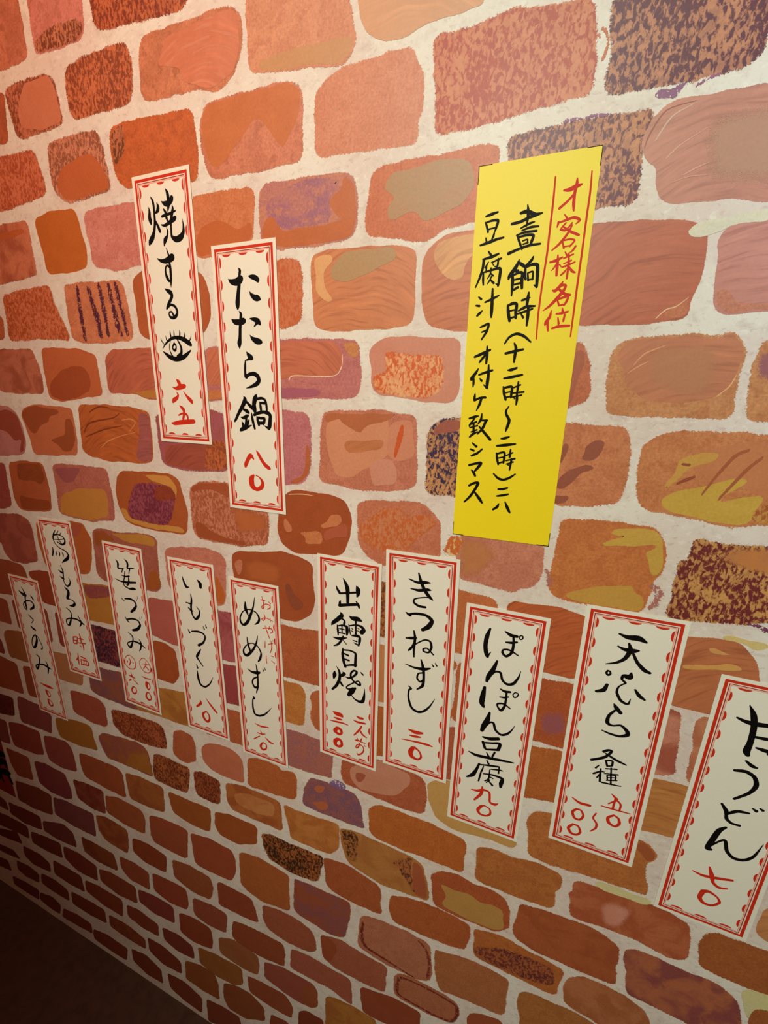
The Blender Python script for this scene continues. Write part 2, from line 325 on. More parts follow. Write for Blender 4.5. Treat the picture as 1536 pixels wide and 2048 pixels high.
Pf 205,138,115 190,110,85 : 3475 9487 3621 9628 3835 9605 3838 9479 3764 9222 3708 9159 3593 9138 3519 9304
Ps 212,198,140 205,190,150 : 3306 9851 3497 9910 3740 9902 4069 9900 3996 9781 3681 9766 3453 9758
Bi 188,112,72 168,92,58 : 3439 13825 3738 13880 4059 13914 4173 13914 4279 13863 4387 13722 4443 13533 4514 13035 4089 12972 3739 12983 3489 12974
Ps 212,155,85 205,145,80 : 3725 13518 4005 13594 4199 13660 4315 13611 4177 13566 3768 13475
Ps 212,155,95 205,145,80 : 3948 13800 4012 13817 4137 13769 4155 13760 3977 13739
Ps 212,180,105 215,195,140 : 4040 13926 4061 13987 4217 13975 4439 13981 4470 13923 4359 13861 4249 13933
Bw 200,130,105 165,85,65 : 3246 12837 3475 12868 3753 12907 3840 12874 3838 12719 3902 12316 3885 12157 3932 12020 3739 11929 3389 11913
Bw 200,132,95 180,105,75 : 4029 12897 4020 12679 4065 12315 4061 12052 4088 11947 4347 11974 4196 12904
Bi 190,125,68 170,98,55 : 3486 11813 3737 11849 4100 11878 4161 11871 4239 11116 4090 11077 3776 11032 3595 11018
Bi 195,130,82 180,112,68 : 5157 10030 5168 10278 5188 10455 5422 10599 5551 10015 5396 9983 5293 9961
Bg 165,92,48 150,80,42 : 4693 9645 4754 9744 5082 9770 5334 9770 5598 9804 5747 9133 5479 9085 5227 9055 4941 9068 4736 9105 4705 9270 4674 9371
Bw 172,98,65 135,68,66 : 3927 8875 4115 8919 4374 8887 4682 8877 4915 8902 5166 8798 5256 8635 5324 8352 5346 8185 4989 7878 4726 7956 4402 7970 4051 7996 4010 8174 3968 8484 3886 8715
Bg 165,95,48 150,82,42 : 5404 8733 5543 8783 5805 8873 5912 8393 5495 8022 5410 8545
Ps 212,200,140 205,195,160 : 5217 8995 5390 9066 5747 9133 5805 8873 5536 8819 5402 8743 5388 8484 5312 8637
Bg 180,108,54 158,85,42 : 1716 9648 1963 9731 2245 9710 2555 9788 2788 9772 2924 9715 2926 9515 2868 9367 2892 9046 2564 8987 2152 8968 1806 8973 1739 9044
Bw 168,88,50 155,78,44 : 2448 8856 2813 8914 2998 8936 3417 8971 3615 8916 3755 8847 3816 8726 3819 8370 3874 8056 3701 8024 3366 8015 3082 8012 2755 8012 2460 8093 2395 8228 2427 8575
Bg 178,102,50 160,85,42 : 1824 7879 1894 7912 2158 7981 2420 7976 2683 7910 2932 7906 3206 7847 3149 7597 3143 7247 2843 7232 2494 7243 1950 7247 1841 7322
Pd 95,42,42 165,90,50 : 1846 7490 2031 7591 2270 7728 2492 7777 2745 7799 3044 7793 3089 7420 2931 7353 2579 7278 1949 7260 1849 7341
Bw 178,108,70 162,92,52 : 3278 7720 3384 7876 3682 7947 4015 7902 4307 7783 4428 7477 3840 7057 3596 7124 3335 7155 3272 7267 3245 7539
Bg 172,108,56 155,92,46 : 2635 6906 2780 7019 3036 7026 3445 7054 3785 7010 3823 6742 2750 5807 2709 6367 2638 6540
Bg 172,88,48 158,76,42 : 1020 8675 1168 8846 1511 8922 1686 8848 1953 8888 2138 8854 2270 8732 2319 8235 2131 8051 1730 8020 1287 8005 1102 8032
Ps 182,135,72 176,128,66 : 1164 8540 1273 8579 1452 8534 1661 8628 1838 8527 2040 8592 2205 8576 2252 8191 2130 8065 1728 8035 1283 8065 1232 8158 1309 8359
Bg 185,102,46 168,88,40 : -71 9647 23 9748 491 9766 939 9756 1264 9723 1517 9686 1541 9506 1503 9318 1515 9011 1202 9012 867 9006 522 8972 39 8993 -111 9068 -131 9562
Bg 178,95,62 160,80,50 : -656 10445 -278 10647 118 10683 633 10641 786 10601 842 10362 831 10143 799 9911 487 9876 20 9889 -271 9931 -619 9952 -669 10159
Ps 198,135,108 190,125,98 : -519 10305 -397 10410 3 10690 141 10679 569 10615 556 10398 342 10088 18 9972 -320 9938 -494 10062
Ps 165,88,62 165,85,60 : -408 10266 -226 10313 -201 10241 -321 10079 -395 10104
Bs 198,152,88 190,142,80 : 864 10556 974 10667 1490 10847 2220 10377 2239 9911 1763 9918 1362 9826 1037 9941 916 10182
Bg 128,85,100 165,95,70 : -1439 9360 -1422 9490 -1304 9766 -903 9802 -468 9787 -367 9716 -304 9570 -289 9282 -211 9094 -595 9075 -1129 9068 -1491 9074
Ps 182,100,65 175,95,60 : -1226 9635 -983 9724 -1094 9482 -1229 9513
Ps 182,100,65 175,95,60 : -1305 9220 -989 9363 -924 9225 -1101 9081
Pn 130,95,135 140,105,140 : -956 9809 -772 9974 -594 9905 -620 9778 -826 9748
Bw 180,120,62 168,105,54 : -700 8869 -413 8918 -8 8908 595 8891 831 8809 911 8583 1008 8054 679 8014 189 7950 -197 8021 -542 8124 -649 8422
Pd 60,38,28 170,105,55 : -679 8864 -362 8907 -334 8680 -383 8210 -529 8212 -622 8500
Ps 165,88,55 160,80,50 : 691 8823 856 8763 984 8070 750 8040 684 8455
Pd 75,42,30 170,100,55 : 295 8593 666 8884 671 8752 658 8502 748 8071 544 8376 394 8539
Bg 170,90,50 155,76,44 : -1052 7948 -596 8029 63 7877 118 7713 97 7501 143 7192 -321 7144 -849 7174 -1005 7292
Bg 160,100,98 180,105,75 : -2075 10658 -1753 10672 -1390 10683 -1088 10676 -834 10622 -868 10233 -899 10056 -861 9950 -1103 9927 -1520 9881 -1788 9888 -2120 9848
Bg 182,98,58 165,82,48 : -2422 12720 -1759 12757 -1093 12803 -602 12823 -603 11838 -1067 11804 -1765 11787 -2494 11754
Bg 195,125,62 178,100,50 : -2558 11632 -1760 11667 -1497 11695 -1380 11640 -1384 11212 -1424 10874 -1745 10848 -2568 10767
Bg 188,105,60 172,90,52 : -1265 11555 -1068 11715 -512 11674 -510 10796 -1036 10864 -1182 10916 -1256 11151 -1212 11350
Bg 198,122,100 178,102,82 : -4207 13753 -3734 13852 -3234 13900 -2959 13851 -2863 13739 -2887 13385 -2942 12917 -3103 12864 -4116 12807 -4239 13139
Ps 190,100,45 180,92,42 : -3085 13462 -2912 13115 -2953 12925 -3100 12884 -3130 13245
Bs 180,95,82 172,88,75 : -4825 12655 -3525 12756 -3637 11817 -4252 11769 -4866 11862
Bw 175,92,92 150,68,72 : -3412 12730 -3092 12749 -2366 12771 -2380 11837 -2824 11788 -3099 11767 -3525 11739
Bg 158,70,68 145,62,62 : -3601 11610 -3111 11647 -2335 11706 -2391 10880 -2859 10849 -3108 10826 -3698 10776
Bg 182,98,58 168,85,50 : -3655 10604 -3100 10658 -2346 10719 -2400 9915 -2854 9931 -3106 9945 -3736 9898
Bs 168,82,42 155,72,38 : -4849 11720 -4530 11721 -4281 11651 -4274 11429 -4260 11068 -4435 10854 -4801 10841 -5076 10858
Bw 185,125,58 165,100,46 : -5555 10572 -4866 10606 -4087 10713 -3454 10738 -3537 9969 -4127 9907 -4492 9892 -5095 9889 -5615 9845
Bd 190,92,48 200,115,75 : -2528 18133 -2017 18164 -1578 18167 -1326 18156 -1239 18068 -1218 17822 -1262 17404 -1499 17352 -2612 17295
Bw 165,88,95 160,82,80 : -4054 16121 -2913 16229 -2630 16162 -2568 16015 -2625 15396 -2734 15292 -3226 15270 -3472 15251 -4013 15321 -4053 15713
Pi 160,78,60 145,68,55 : -3931 15637 -2918 15731 -3121 15278 -3471 15260 -3977 15332
Pd 190,100,58 145,70,40 : -3049 15724 -2647 15784 -2635 15395 -2743 15299 -3121 15278
Bs 182,95,45 175,90,42 : -7840 13799 -6686 13954 -6347 13955 -6294 13817 -6176 13646 -6295 13202 -6411 12899 -6710 12846 -7594 12797 -7795 12844 -7878 13348
Ps 175,85,60 165,80,55 : -6704 13941 -6365 13943 -6486 13750 -6664 13630 -6775 13668
Bg 172,98,80 150,78,60 : -6106 13821 -5898 13931 -5402 13886 -4674 13975 -4411 13925 -4462 13300 -4444 12938 -4585 12849 -4876 12814 -5894 12794 -6112 12853 -6174 13027 -6122 13443
Ps 190,130,58 182,120,52 : -5583 13861 -4676 13965 -4425 13913 -4476 13751 -4712 13756 -5230 13750
Ps 160,85,40 150,75,38 : -6062 13827 -5807 13902 -5499 13742 -5950 13574 -6097 13552
Ps 165,88,38 155,80,35 : -4670 13264 -4445 13253 -4457 12935 -4597 12857 -4818 12846
Bs 155,68,42 148,62,38 : -8507 12532 -8138 12656 -7297 12698 -7256 11939 -7769 11880 -8180 11882 -8250 12287
Bs 185,122,52 175,112,48 : -7408 12585 -6646 12610 -5567 12735 -5598 11871 -6347 11804 -6739 11775 -7386 11754
Pg 145,72,72 165,85,60 : -6681 12592 -5596 12730 -5597 12588 -6413 12313 -6651 12334
Bs 150,72,48 145,68,45 : -9371 11690 -8295 11733 -8113 11696 -8122 10872 -8316 10877 -9346 10964
Bs 150,68,52 142,62,50 : -7820 11696 -6795 11739 -6701 10927 -7200 10873 -7863 10858
Bs 160,98,55 150,88,50 : -10057 10617 -9860 10775 -8855 10905 -8392 10924 -8490 10087 -9224 10025 -9684 10001 -10028 9996
Bs 182,120,78 175,112,72 : -8588 10568 -7716 10634 -7255 10652 -7241 10303 -7369 9918 -8059 9878 -8555 9860
Bd 140,65,58 60,30,48 : -7177 11617 -6316 11669 -5495 11665 -5626 10822 -6001 10804 -6654 10788 -7234 10735
Bw 130,80,85 150,85,60 : -7037 10321 -6856 10606 -6540 10591 -5939 10660 -5108 10667 -5164 9904 -5970 9807 -6308 9830 -6664 9811 -7056 9891
Bs 155,78,50 145,70,45 : -10916 9866 -10485 9875 -9825 9818 -9812 8930 -10356 8916 -11307 8818
Bs 155,78,50 145,70,45 : -9560 9833 -8594 9919 -8551 9088 -9597 8966
Bs 160,82,52 150,75,48 : -10251 11646 -9598 11644 -9606 10999 -9923 10996 -10506 10962
Bs 140,62,55 130,58,50 : -10692 10465 -10246 10429 -10221 10032 -10885 9948
Bs 160,82,52 150,75,48 : -9877 12649 -9279 12720 -8667 12699 -8580 12471 -8534 12110 -9202 11853 -10208 11761
Bi 202,125,82 182,105,66 : -1058 18167 -823 18206 -232 18179 69 18169 228 18126 319 18061 309 17795 305 17361 191 17305 -468 17289 -781 17290 -1024 17333 -1031 17618 -1066 17834
Ps 175,138,95 180,135,90 : -774 18040 -596 18181 46 18162 96 18043 -228 17935 -597 17822 -801 17899
Ps 220,162,108 212,150,98 : -1032 18144 -823 18186 -747 18099 -904 17989 -881 17800 -752 17644 -857 17629 -1014 17746 -1009 17977
Bg 190,115,108 172,95,95 : -2902 17107 -1569 17193 -729 17167 -403 17136 -388 16827 -373 16646 -437 16457 -1606 16430 -2968 16372
Pi 195,110,80 178,95,68 : -2885 17106 -1570 17174 -756 17157 -637 17032 -624 16852 -760 16715 -1472 16716 -1565 16668 -2908 16587
Pg 200,132,75 190,115,70 : -650 17143 -411 17132 -402 16960 -493 16940 -597 17053
Ps 168,92,108 162,88,100 : -1661 16564 -1013 16561 -957 16490 -1159 16442 -1668 16434
Pg 200,122,75 185,105,62 : -2935 16507 -2653 16536 -2615 16391 -2960 16377
Ss 240,195,165 : -1460 16668 16 -1383 16728 21 -787 16720 15 -651 16829 20 -629 17009 10
Bs 205,135,110 198,125,98 : -238 17044 -67 17168 383 17154 895 17118 906 16815 906 16502 834 16415 535 16432 -127 16511 -205 16601 -209 16825
Pd 228,165,115 208,92,38 : -51 17019 392 16967 710 16961 740 16649 648 16477 174 16470 -178 16534 -182 16758 -7 16735
Bg 190,115,115 172,95,100 : -2392 16223 -1585 16244 -1165 16218 -1143 15929 -1154 15540 -1221 15321 -1348 15201 -1570 15195 -2480 15188
Ps 182,98,55 175,92,50 : -1206 15824 -1144 15698 -1172 15406 -1348 15207 -1538 15207 -1266 15344
Bg 198,122,95 175,98,72 : -919 16249 -598 16270 -71 16284 182 16245 378 16239 414 15978 432 15579 419 15310 86 15254 -318 15216 -994 15287 -971 15734 -951 16063
Ps 208,138,102 202,130,95 : -907 16090 -654 16196 7 16239 67 15914 47 15721 -213 15555 -515 15354 -743 15387 -856 15664
Ps 180,102,62 172,95,58 : -905 16225 157 16262 59 16183 -301 16088 -367 15965 -544 16079 -654 16123 -681 16183 -907 16090
Pi 190,115,72 182,108,68 : -627 15866 -10 15922 -59 15787 -460 15714 -571 15732
Ps 205,138,112 200,132,105 : -227 15592 48 15697 168 15559 162 15336 -182 15280
Ps 205,132,100 198,125,95 : 35 16124 355 16204 402 15696 153 15631 21 15719
Ss 200,85,35 : 231 16132 52 193 15944 102 131 15678 45
Bd 200,140,88 62,40,68 : 578 16054 734 16205 959 16228 2015 16238 2110 15291 970 15266 597 15253 585 15708
Ps 160,88,66 150,80,70 : 730 16194 982 16220 991 16094 790 16041 605 16010
Bs 190,125,118 175,105,100 : -8398 16182 -7986 16153 -7771 16059 -7673 15863 -7633 15484 -7734 15297 -7921 15233 -8770 15167
Ps 155,75,55 150,70,52 : -8450 16041 -7995 16128 -7747 16010 -7641 15560 -7776 15295 -7912 15260 -7753 15555 -8003 15491 -8155 15665 -8555 15753
Bs 195,108,72 185,105,62 : -7616 16039 -7415 16166 -7128 16209 -6498 16187 -6108 16173 -6120 15988 -6110 15612 -6178 15343 -6901 15285 -7451 15289 -7460 15518 -7526 15818
Ps 158,80,45 152,76,42 : -7616 16039 -7416 16161 -7130 16202 -6474 16141 -6495 16066 -6768 16015 -6834 15917 -7087 15835 -7253 15674 -7404 15698 -7518 15843
Ps 158,80,45 152,76,42 : -6337 15981 -6157 16010 -6134 15658 -6269 15410 -6537 15370 -6623 15463 -6877 15568 -6413 15693
Bi 185,96,48 158,76,40 : -5921 16223 -5247 16249 -4624 16219 -4217 16156 -4224 15944 -4208 15685 -4263 15351 -4519 15288 -4796 15315 -5291 15281 -5788 15343 -5978 15427 -5967 15619 -5920 15948
Pi 162,88,82 148,78,72 : -4457 16145 -4225 16145 -4214 15685 -4268 15362 -4517 15297 -4628 15372 -4484 15825
Ss 215,135,85 : -5517 15478 17 -5283 15630 28 -4936 15738 16 -4546 15822 13
Ss 215,135,85 : -4883 16007 21 -4659 16036 26 -4548 15975 21 -4732 15814 16
Ss 130,58,28 : -5908 15716 23 -5683 15934 39 -5065 16045 27 -4888 16137 16
Ss 130,58,28 : -5884 15670 23 -5338 15833 33 -4837 15920 16
Ss 130,58,28 : -5674 16116 22 -5382 16224 32 -5095 16208 16
Bg 160,78,68 145,65,55 : -8837 14983 -8515 15006 -8537 14561 -8560 14102 -8866 14011 -9206 13973
Bs 178,92,55 168,84,48 : -8335 15019 -7927 15087 -7270 15094 -7210 14890 -7190 14548 -7248 14135 -7832 14055 -8267 14048 -8391 14207 -8381 14630
Pg 150,76,38 135,65,32 : -8070 15037 -7310 15091 -7242 14782 -7490 14627 -7583 14727 -8147 14678
Ps 150,72,38 145,68,36 : -8206 14367 -8001 14332 -7212 14330 -7256 14148 -7829 14064 -8239 14066
Bg 185,108,90 165,88,72 : -6940 15079 -6567 15118 -5840 15122 -5430 15104 -5419 14839 -5394 14471 -5423 14164 -6090 14056 -6613 14073 -6994 14109 -6946 14571
Ps 195,130,60 188,122,55 : -6828 14503 -6307 14683 -5581 14726 -5507 14584 -5584 14196 -6089 14062 -6611 14079 -6982 14124
Ps 158,85,84 152,80,80 : -6939 15015 -6204 15095 -6178 15022 -6433 14774 -6700 14764
Bs 172,88,44 162,80,40 : -5187 14980 -5064 15097 -4516 15128 -3910 15143 -3718 15058 -3628 14660 -3597 14456 -3671 14118 -4221 14092 -4696 14104 -5113 14177 -5235 14413 -5272 14731
Ps 205,140,70 195,130,62 : -4490 15096 -3913 15120 -3767 14919 -3829 14685 -3882 14931 -4383 15001
Ps 200,138,68 190,128,60 : -5255 14399 -5068 14407 -5000 14241 -4361 14196 -3745 14227 -3676 14129 -4219 14105 -4694 14117 -5110 14190
Pd 155,75,85 115,45,60 : -4779 14896 -4454 14949 -4239 14944 -3942 14926 -3813 14801 -3913 14513 -4045 14236 -4361 14196 -5000 14241 -4998 14513
Pg 150,65,40 130,55,42 : -4274 14918 -3943 14921 -3813 14801 -3862 14704 -4319 14645
Bw 168,90,72 150,76,58 : -9264 13817 -8445 13912 -8116 13836 -8037 13672 -8043 13228 -8057 12894 -8499 12776 -8975 12745 -9209 12898 -9256 13174 -9476 13236
Bs 165,82,44 155,74,40 : -2714 13838 -2596 13950 -2227 13984 -1722 14073 -1365 14031 -1170 13954 -1175 13758 -1137 13410 -1178 13174 -1277 13036 -1527 12910 -1779 12901 -2577 12874 -2667 13444
Pf 178,95,50 172,90,46 : -2506 13756 -2181 13900 -1733 13838 -1692 13666 -1799 13509 -2106 13475 -2475 13479
Pg 195,118,90 180,105,75 : -2666 13764 -2513 13836 -2500 13663 -2580 13507 -2649 13590
Ps 140,72,48 148,76,48 : -1660 13558 -1575 13551 -1508 13381 -1365 13318 -1345 13184 -1520 13077 -1659 13305
Bs 165,80,42 155,74,38 : -1742 14638 -1581 15046 -1329 15100 -1000 15083 -704 15055 -559 14974 -507 14768 -537 14467 -622 14273 -730 14184 -1131 14153 -1480 14110 -1620 14186 -1711 14281 -1751 14447
Ps 200,122,82 190,110,70 : -1633 14672 -1554 14598 -1490 14460 -1609 14419 -1652 14523
Ps 200,122,78 190,110,68 : -833 14787 -663 14831 -642 14692 -792 14613 -988 14564 -1009 14626 -877 14683
Pg 200,122,75 190,110,66 : -1374 14455 -989 14527 -970 14324 -1288 14278 -1261 14386
Ps 178,90,62 170,85,58 : -835 14588 -559 14702 -548 14486 -793 14452 -948 14348 -967 14509
Bd 202,125,95 165,88,58 : -3464 14952 -3299 15044 -2913 15099 -2652 15090 -2026 14731 -1933 14658 -1937 14379 -1987 14176 -2480 14070 -3160 14075 -3415 14087 -3485 14218 -3490 14634
Pf 182,98,55 190,108,65 : -2660 14725 -2227 14687 -1947 14624 -1948 14399 -2253 14337 -2542 14276 -2582 14427
Ps 162,80,46 158,76,42 : -3468 14361 -3268 14363 -3140 14252 -2873 14174 -2396 14139 -2427 14085 -3159 14080 -3408 14092
Ps 165,82,48 158,76,42 : -3466 14940 -3242 15055 -2652 15095 -2650 14834 -2928 14958 -3199 14954 -3430 14888
Ss 235,190,145 : -1559 15024 9 -1331 15054 17 -1109 15053 8
Bs 192,112,82 182,102,72 : -3825 9550 -3581 9682 -3133 9729 -2925 9648 -2844 9491 -2856 9007 -3260 8963 -3655 8999 -3845 9122 -3875 9364
Bg 178,96,60 165,84,50 : -4609 9599 -4458 9695 -4129 9687 -4059 9547 -4074 9060 -4319 8919 -4475 8901 -4696 8991
Bg 182,100,52 168,88,46 : -2686 9661 -2499 9734 -1995 9752 -1950 9666 -1656 9735 -1600 9630 -1656 9107 -2184 9035 -2737 8988
Bw 178,105,55 160,85,42 : -3303 8803 -2825 8895 -2064 8897 -2004 8814 -1984 8178 -2499 8158 -3193 8154 -3319 8332
Pw 195,128,75 185,115,65 : -3155 8580 -2864 8736 -2249 8786 -2123 8732 -2166 8432 -2623 8331 -3061 8361
Bs 160,86,40 152,78,36 : -5030 7817 -4429 7833 -3823 7862 -3911 7194 -4453 7154 -4961 7270
Bs 162,84,40 152,76,36 : -3689 7848 -3297 7956 -2608 7959 -2654 7486 -3128 7242 -3600 7254 -3729 7474
Bw 192,122,62 175,102,48 : -1923 8864 -1555 8837 -779 8928 -728 8857 -752 8371 -901 8143 -1291 8091 -1786 8095 -1836 8517
Bd 170,95,48 58,36,22 : -2476 7849 -2261 7923 -1853 7902 -1074 7957 -1195 7306 -1309 7207 -1885 7152 -2330 7251 -2466 7519
Bw 140,80,76 155,80,50 : -1744 7009 -1369 7038 -924 7063 -496 7088 -521 6703 -602 6201 -685 6005 -948 5936 -1632 6036 -1794 6116 -1759 6637
Bg 165,90,68 155,82,58 : -1907 4816 -1516 4914 -961 4886 -490 4890 -460 4114 -956 4264 -1443 4216 -1948 4208
Bs 155,76,44 148,70,40 : -1154 5763 -967 5779 -826 5692 -814 5481 -976 5105 -1121 5153
Bs 158,80,50 150,74,44 : -5822 6454 -4662 6721 -4670 6378 -4744 5954 -5228 5932 -5782 5962
Bs 160,78,48 150,72,44 : -4500 6839 -3950 6969 -3342 6923 -3263 6677 -3294 6331 -3425 5995 -3992 5941 -4464 5950
Bg 172,95,48 162,86,44 : -3120 7004 -2648 7115 -1891 7012 -1911 6546 -1904 6011 -2571 5860 -2959 5927 -3147 6080
Bg 155,85,50 145,76,42 : -5209 5665 -4676 5757 -4052 5714 -4011 5424 -4131 4993 -4668 4917 -5233 5084
Bg 150,72,44 142,66,38 : -3836 5721 -3378 5756 -2907 5732 -2826 5476 -2769 5084 -3303 5021 -3875 4987
Bg 152,78,55 145,70,46 : -4696 4694 -4190 4794 -3678 4785 -3760 4112 -4275 4029 -4728 4125
Bg 150,76,44 142,68,38 : -3491 4681 -2976 4792 -2145 4829 -2094 4547 -2147 4104 -2688 4007 -3178 3958 -3563 4075
Bg 162,88,60 152,78,50 : -2612 5722 -2254 5831 -1788 5864 -1374 5728 -1306 5476 -1298 5181 -1481 5053 -1979 4982 -2489 5070 -2606 5306
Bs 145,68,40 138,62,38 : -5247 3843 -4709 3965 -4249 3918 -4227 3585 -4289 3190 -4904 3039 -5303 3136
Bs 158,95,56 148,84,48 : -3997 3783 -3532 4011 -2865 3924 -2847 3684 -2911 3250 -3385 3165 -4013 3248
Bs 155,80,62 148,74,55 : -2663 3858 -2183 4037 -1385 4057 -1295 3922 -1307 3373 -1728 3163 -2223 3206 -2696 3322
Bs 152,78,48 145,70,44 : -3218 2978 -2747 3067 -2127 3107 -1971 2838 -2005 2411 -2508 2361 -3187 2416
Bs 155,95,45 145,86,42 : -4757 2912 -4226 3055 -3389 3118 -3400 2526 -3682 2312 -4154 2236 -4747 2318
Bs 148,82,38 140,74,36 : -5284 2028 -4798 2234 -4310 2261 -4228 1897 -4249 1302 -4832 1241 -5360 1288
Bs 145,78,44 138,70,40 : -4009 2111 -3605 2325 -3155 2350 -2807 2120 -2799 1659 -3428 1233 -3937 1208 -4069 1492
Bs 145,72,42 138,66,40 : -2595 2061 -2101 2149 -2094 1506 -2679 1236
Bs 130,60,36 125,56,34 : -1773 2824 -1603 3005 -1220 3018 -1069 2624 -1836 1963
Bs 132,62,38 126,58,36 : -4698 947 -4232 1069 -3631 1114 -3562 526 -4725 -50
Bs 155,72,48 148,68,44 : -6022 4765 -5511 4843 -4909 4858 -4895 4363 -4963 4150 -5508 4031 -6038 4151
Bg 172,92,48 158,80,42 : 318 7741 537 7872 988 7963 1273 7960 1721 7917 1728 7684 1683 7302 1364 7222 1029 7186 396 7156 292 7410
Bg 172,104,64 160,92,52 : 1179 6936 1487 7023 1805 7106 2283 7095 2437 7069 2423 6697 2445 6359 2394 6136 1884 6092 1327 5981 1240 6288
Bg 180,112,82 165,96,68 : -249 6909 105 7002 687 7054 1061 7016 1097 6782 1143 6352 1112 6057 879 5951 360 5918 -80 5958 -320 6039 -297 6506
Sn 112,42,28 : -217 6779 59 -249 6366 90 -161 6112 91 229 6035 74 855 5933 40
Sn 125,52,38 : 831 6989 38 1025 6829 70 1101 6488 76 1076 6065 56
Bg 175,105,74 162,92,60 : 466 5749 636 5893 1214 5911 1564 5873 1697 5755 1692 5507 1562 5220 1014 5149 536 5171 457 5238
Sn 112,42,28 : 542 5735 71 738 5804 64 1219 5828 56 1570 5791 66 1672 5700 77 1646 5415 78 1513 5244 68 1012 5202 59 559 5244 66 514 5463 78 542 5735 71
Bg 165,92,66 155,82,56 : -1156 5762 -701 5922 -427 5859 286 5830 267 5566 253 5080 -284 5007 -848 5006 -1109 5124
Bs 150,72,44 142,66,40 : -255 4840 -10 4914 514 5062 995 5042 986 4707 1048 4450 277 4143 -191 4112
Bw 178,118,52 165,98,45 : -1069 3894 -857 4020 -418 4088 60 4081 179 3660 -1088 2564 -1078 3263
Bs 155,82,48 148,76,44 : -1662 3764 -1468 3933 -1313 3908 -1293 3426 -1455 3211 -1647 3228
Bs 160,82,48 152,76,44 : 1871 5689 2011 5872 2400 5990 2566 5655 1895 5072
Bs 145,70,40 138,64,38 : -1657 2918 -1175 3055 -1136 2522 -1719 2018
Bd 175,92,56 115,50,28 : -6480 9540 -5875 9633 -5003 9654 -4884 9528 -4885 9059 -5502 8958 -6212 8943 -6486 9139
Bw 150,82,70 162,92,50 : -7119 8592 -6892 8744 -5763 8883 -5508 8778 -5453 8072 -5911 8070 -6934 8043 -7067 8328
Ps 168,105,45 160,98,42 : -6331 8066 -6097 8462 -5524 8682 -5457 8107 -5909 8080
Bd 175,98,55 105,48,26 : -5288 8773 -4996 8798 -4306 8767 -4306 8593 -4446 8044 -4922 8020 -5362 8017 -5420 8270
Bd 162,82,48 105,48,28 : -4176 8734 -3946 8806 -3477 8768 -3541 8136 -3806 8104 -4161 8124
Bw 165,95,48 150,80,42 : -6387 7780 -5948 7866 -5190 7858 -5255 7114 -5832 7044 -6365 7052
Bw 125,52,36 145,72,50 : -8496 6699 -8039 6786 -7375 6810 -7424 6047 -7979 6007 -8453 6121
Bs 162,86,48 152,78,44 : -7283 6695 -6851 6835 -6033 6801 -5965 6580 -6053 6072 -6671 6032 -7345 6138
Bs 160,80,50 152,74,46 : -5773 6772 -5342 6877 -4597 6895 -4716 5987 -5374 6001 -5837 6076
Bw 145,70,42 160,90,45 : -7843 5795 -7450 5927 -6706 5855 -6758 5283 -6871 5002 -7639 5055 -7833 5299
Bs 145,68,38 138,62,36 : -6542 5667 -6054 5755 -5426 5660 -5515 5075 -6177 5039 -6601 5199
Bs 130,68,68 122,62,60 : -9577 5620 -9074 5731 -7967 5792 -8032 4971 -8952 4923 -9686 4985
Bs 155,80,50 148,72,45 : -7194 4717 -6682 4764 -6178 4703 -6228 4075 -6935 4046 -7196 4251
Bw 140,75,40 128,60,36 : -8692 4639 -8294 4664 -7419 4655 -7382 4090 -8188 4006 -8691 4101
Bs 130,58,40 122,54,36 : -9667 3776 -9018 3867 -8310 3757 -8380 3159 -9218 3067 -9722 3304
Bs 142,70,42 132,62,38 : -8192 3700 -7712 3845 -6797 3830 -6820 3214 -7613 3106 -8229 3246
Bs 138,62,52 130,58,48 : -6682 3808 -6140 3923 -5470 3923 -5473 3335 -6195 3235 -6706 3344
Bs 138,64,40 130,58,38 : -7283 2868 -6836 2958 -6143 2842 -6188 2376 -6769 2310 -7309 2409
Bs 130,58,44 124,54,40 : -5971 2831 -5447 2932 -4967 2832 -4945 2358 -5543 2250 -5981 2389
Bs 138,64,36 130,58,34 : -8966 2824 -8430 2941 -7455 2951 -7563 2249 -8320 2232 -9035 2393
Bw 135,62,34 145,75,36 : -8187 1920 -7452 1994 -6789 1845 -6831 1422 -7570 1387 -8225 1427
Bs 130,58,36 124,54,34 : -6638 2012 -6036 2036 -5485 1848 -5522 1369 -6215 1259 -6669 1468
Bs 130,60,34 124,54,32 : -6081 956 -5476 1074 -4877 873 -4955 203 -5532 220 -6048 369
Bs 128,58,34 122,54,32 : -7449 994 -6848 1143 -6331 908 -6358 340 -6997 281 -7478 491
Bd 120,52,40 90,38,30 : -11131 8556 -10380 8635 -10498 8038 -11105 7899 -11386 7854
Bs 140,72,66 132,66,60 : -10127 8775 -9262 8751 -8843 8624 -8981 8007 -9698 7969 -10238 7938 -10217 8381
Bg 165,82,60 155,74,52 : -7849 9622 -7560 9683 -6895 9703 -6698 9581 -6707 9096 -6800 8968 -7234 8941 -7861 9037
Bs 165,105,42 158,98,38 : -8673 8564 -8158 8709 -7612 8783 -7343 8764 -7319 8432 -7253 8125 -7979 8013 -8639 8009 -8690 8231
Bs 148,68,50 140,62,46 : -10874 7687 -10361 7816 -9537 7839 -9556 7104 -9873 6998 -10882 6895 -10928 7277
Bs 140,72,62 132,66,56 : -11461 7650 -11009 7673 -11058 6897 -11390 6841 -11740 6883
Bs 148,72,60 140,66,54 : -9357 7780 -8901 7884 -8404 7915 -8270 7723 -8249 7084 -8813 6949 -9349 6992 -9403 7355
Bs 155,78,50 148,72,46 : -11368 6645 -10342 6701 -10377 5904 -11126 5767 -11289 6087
Bs 135,62,62 125,56,56 : -10077 6672 -9654 6773 -9218 6753 -8827 6751 -8702 6349 -8721 5976 -8987 5857 -9649 5803 -10071 5930 -10098 6260
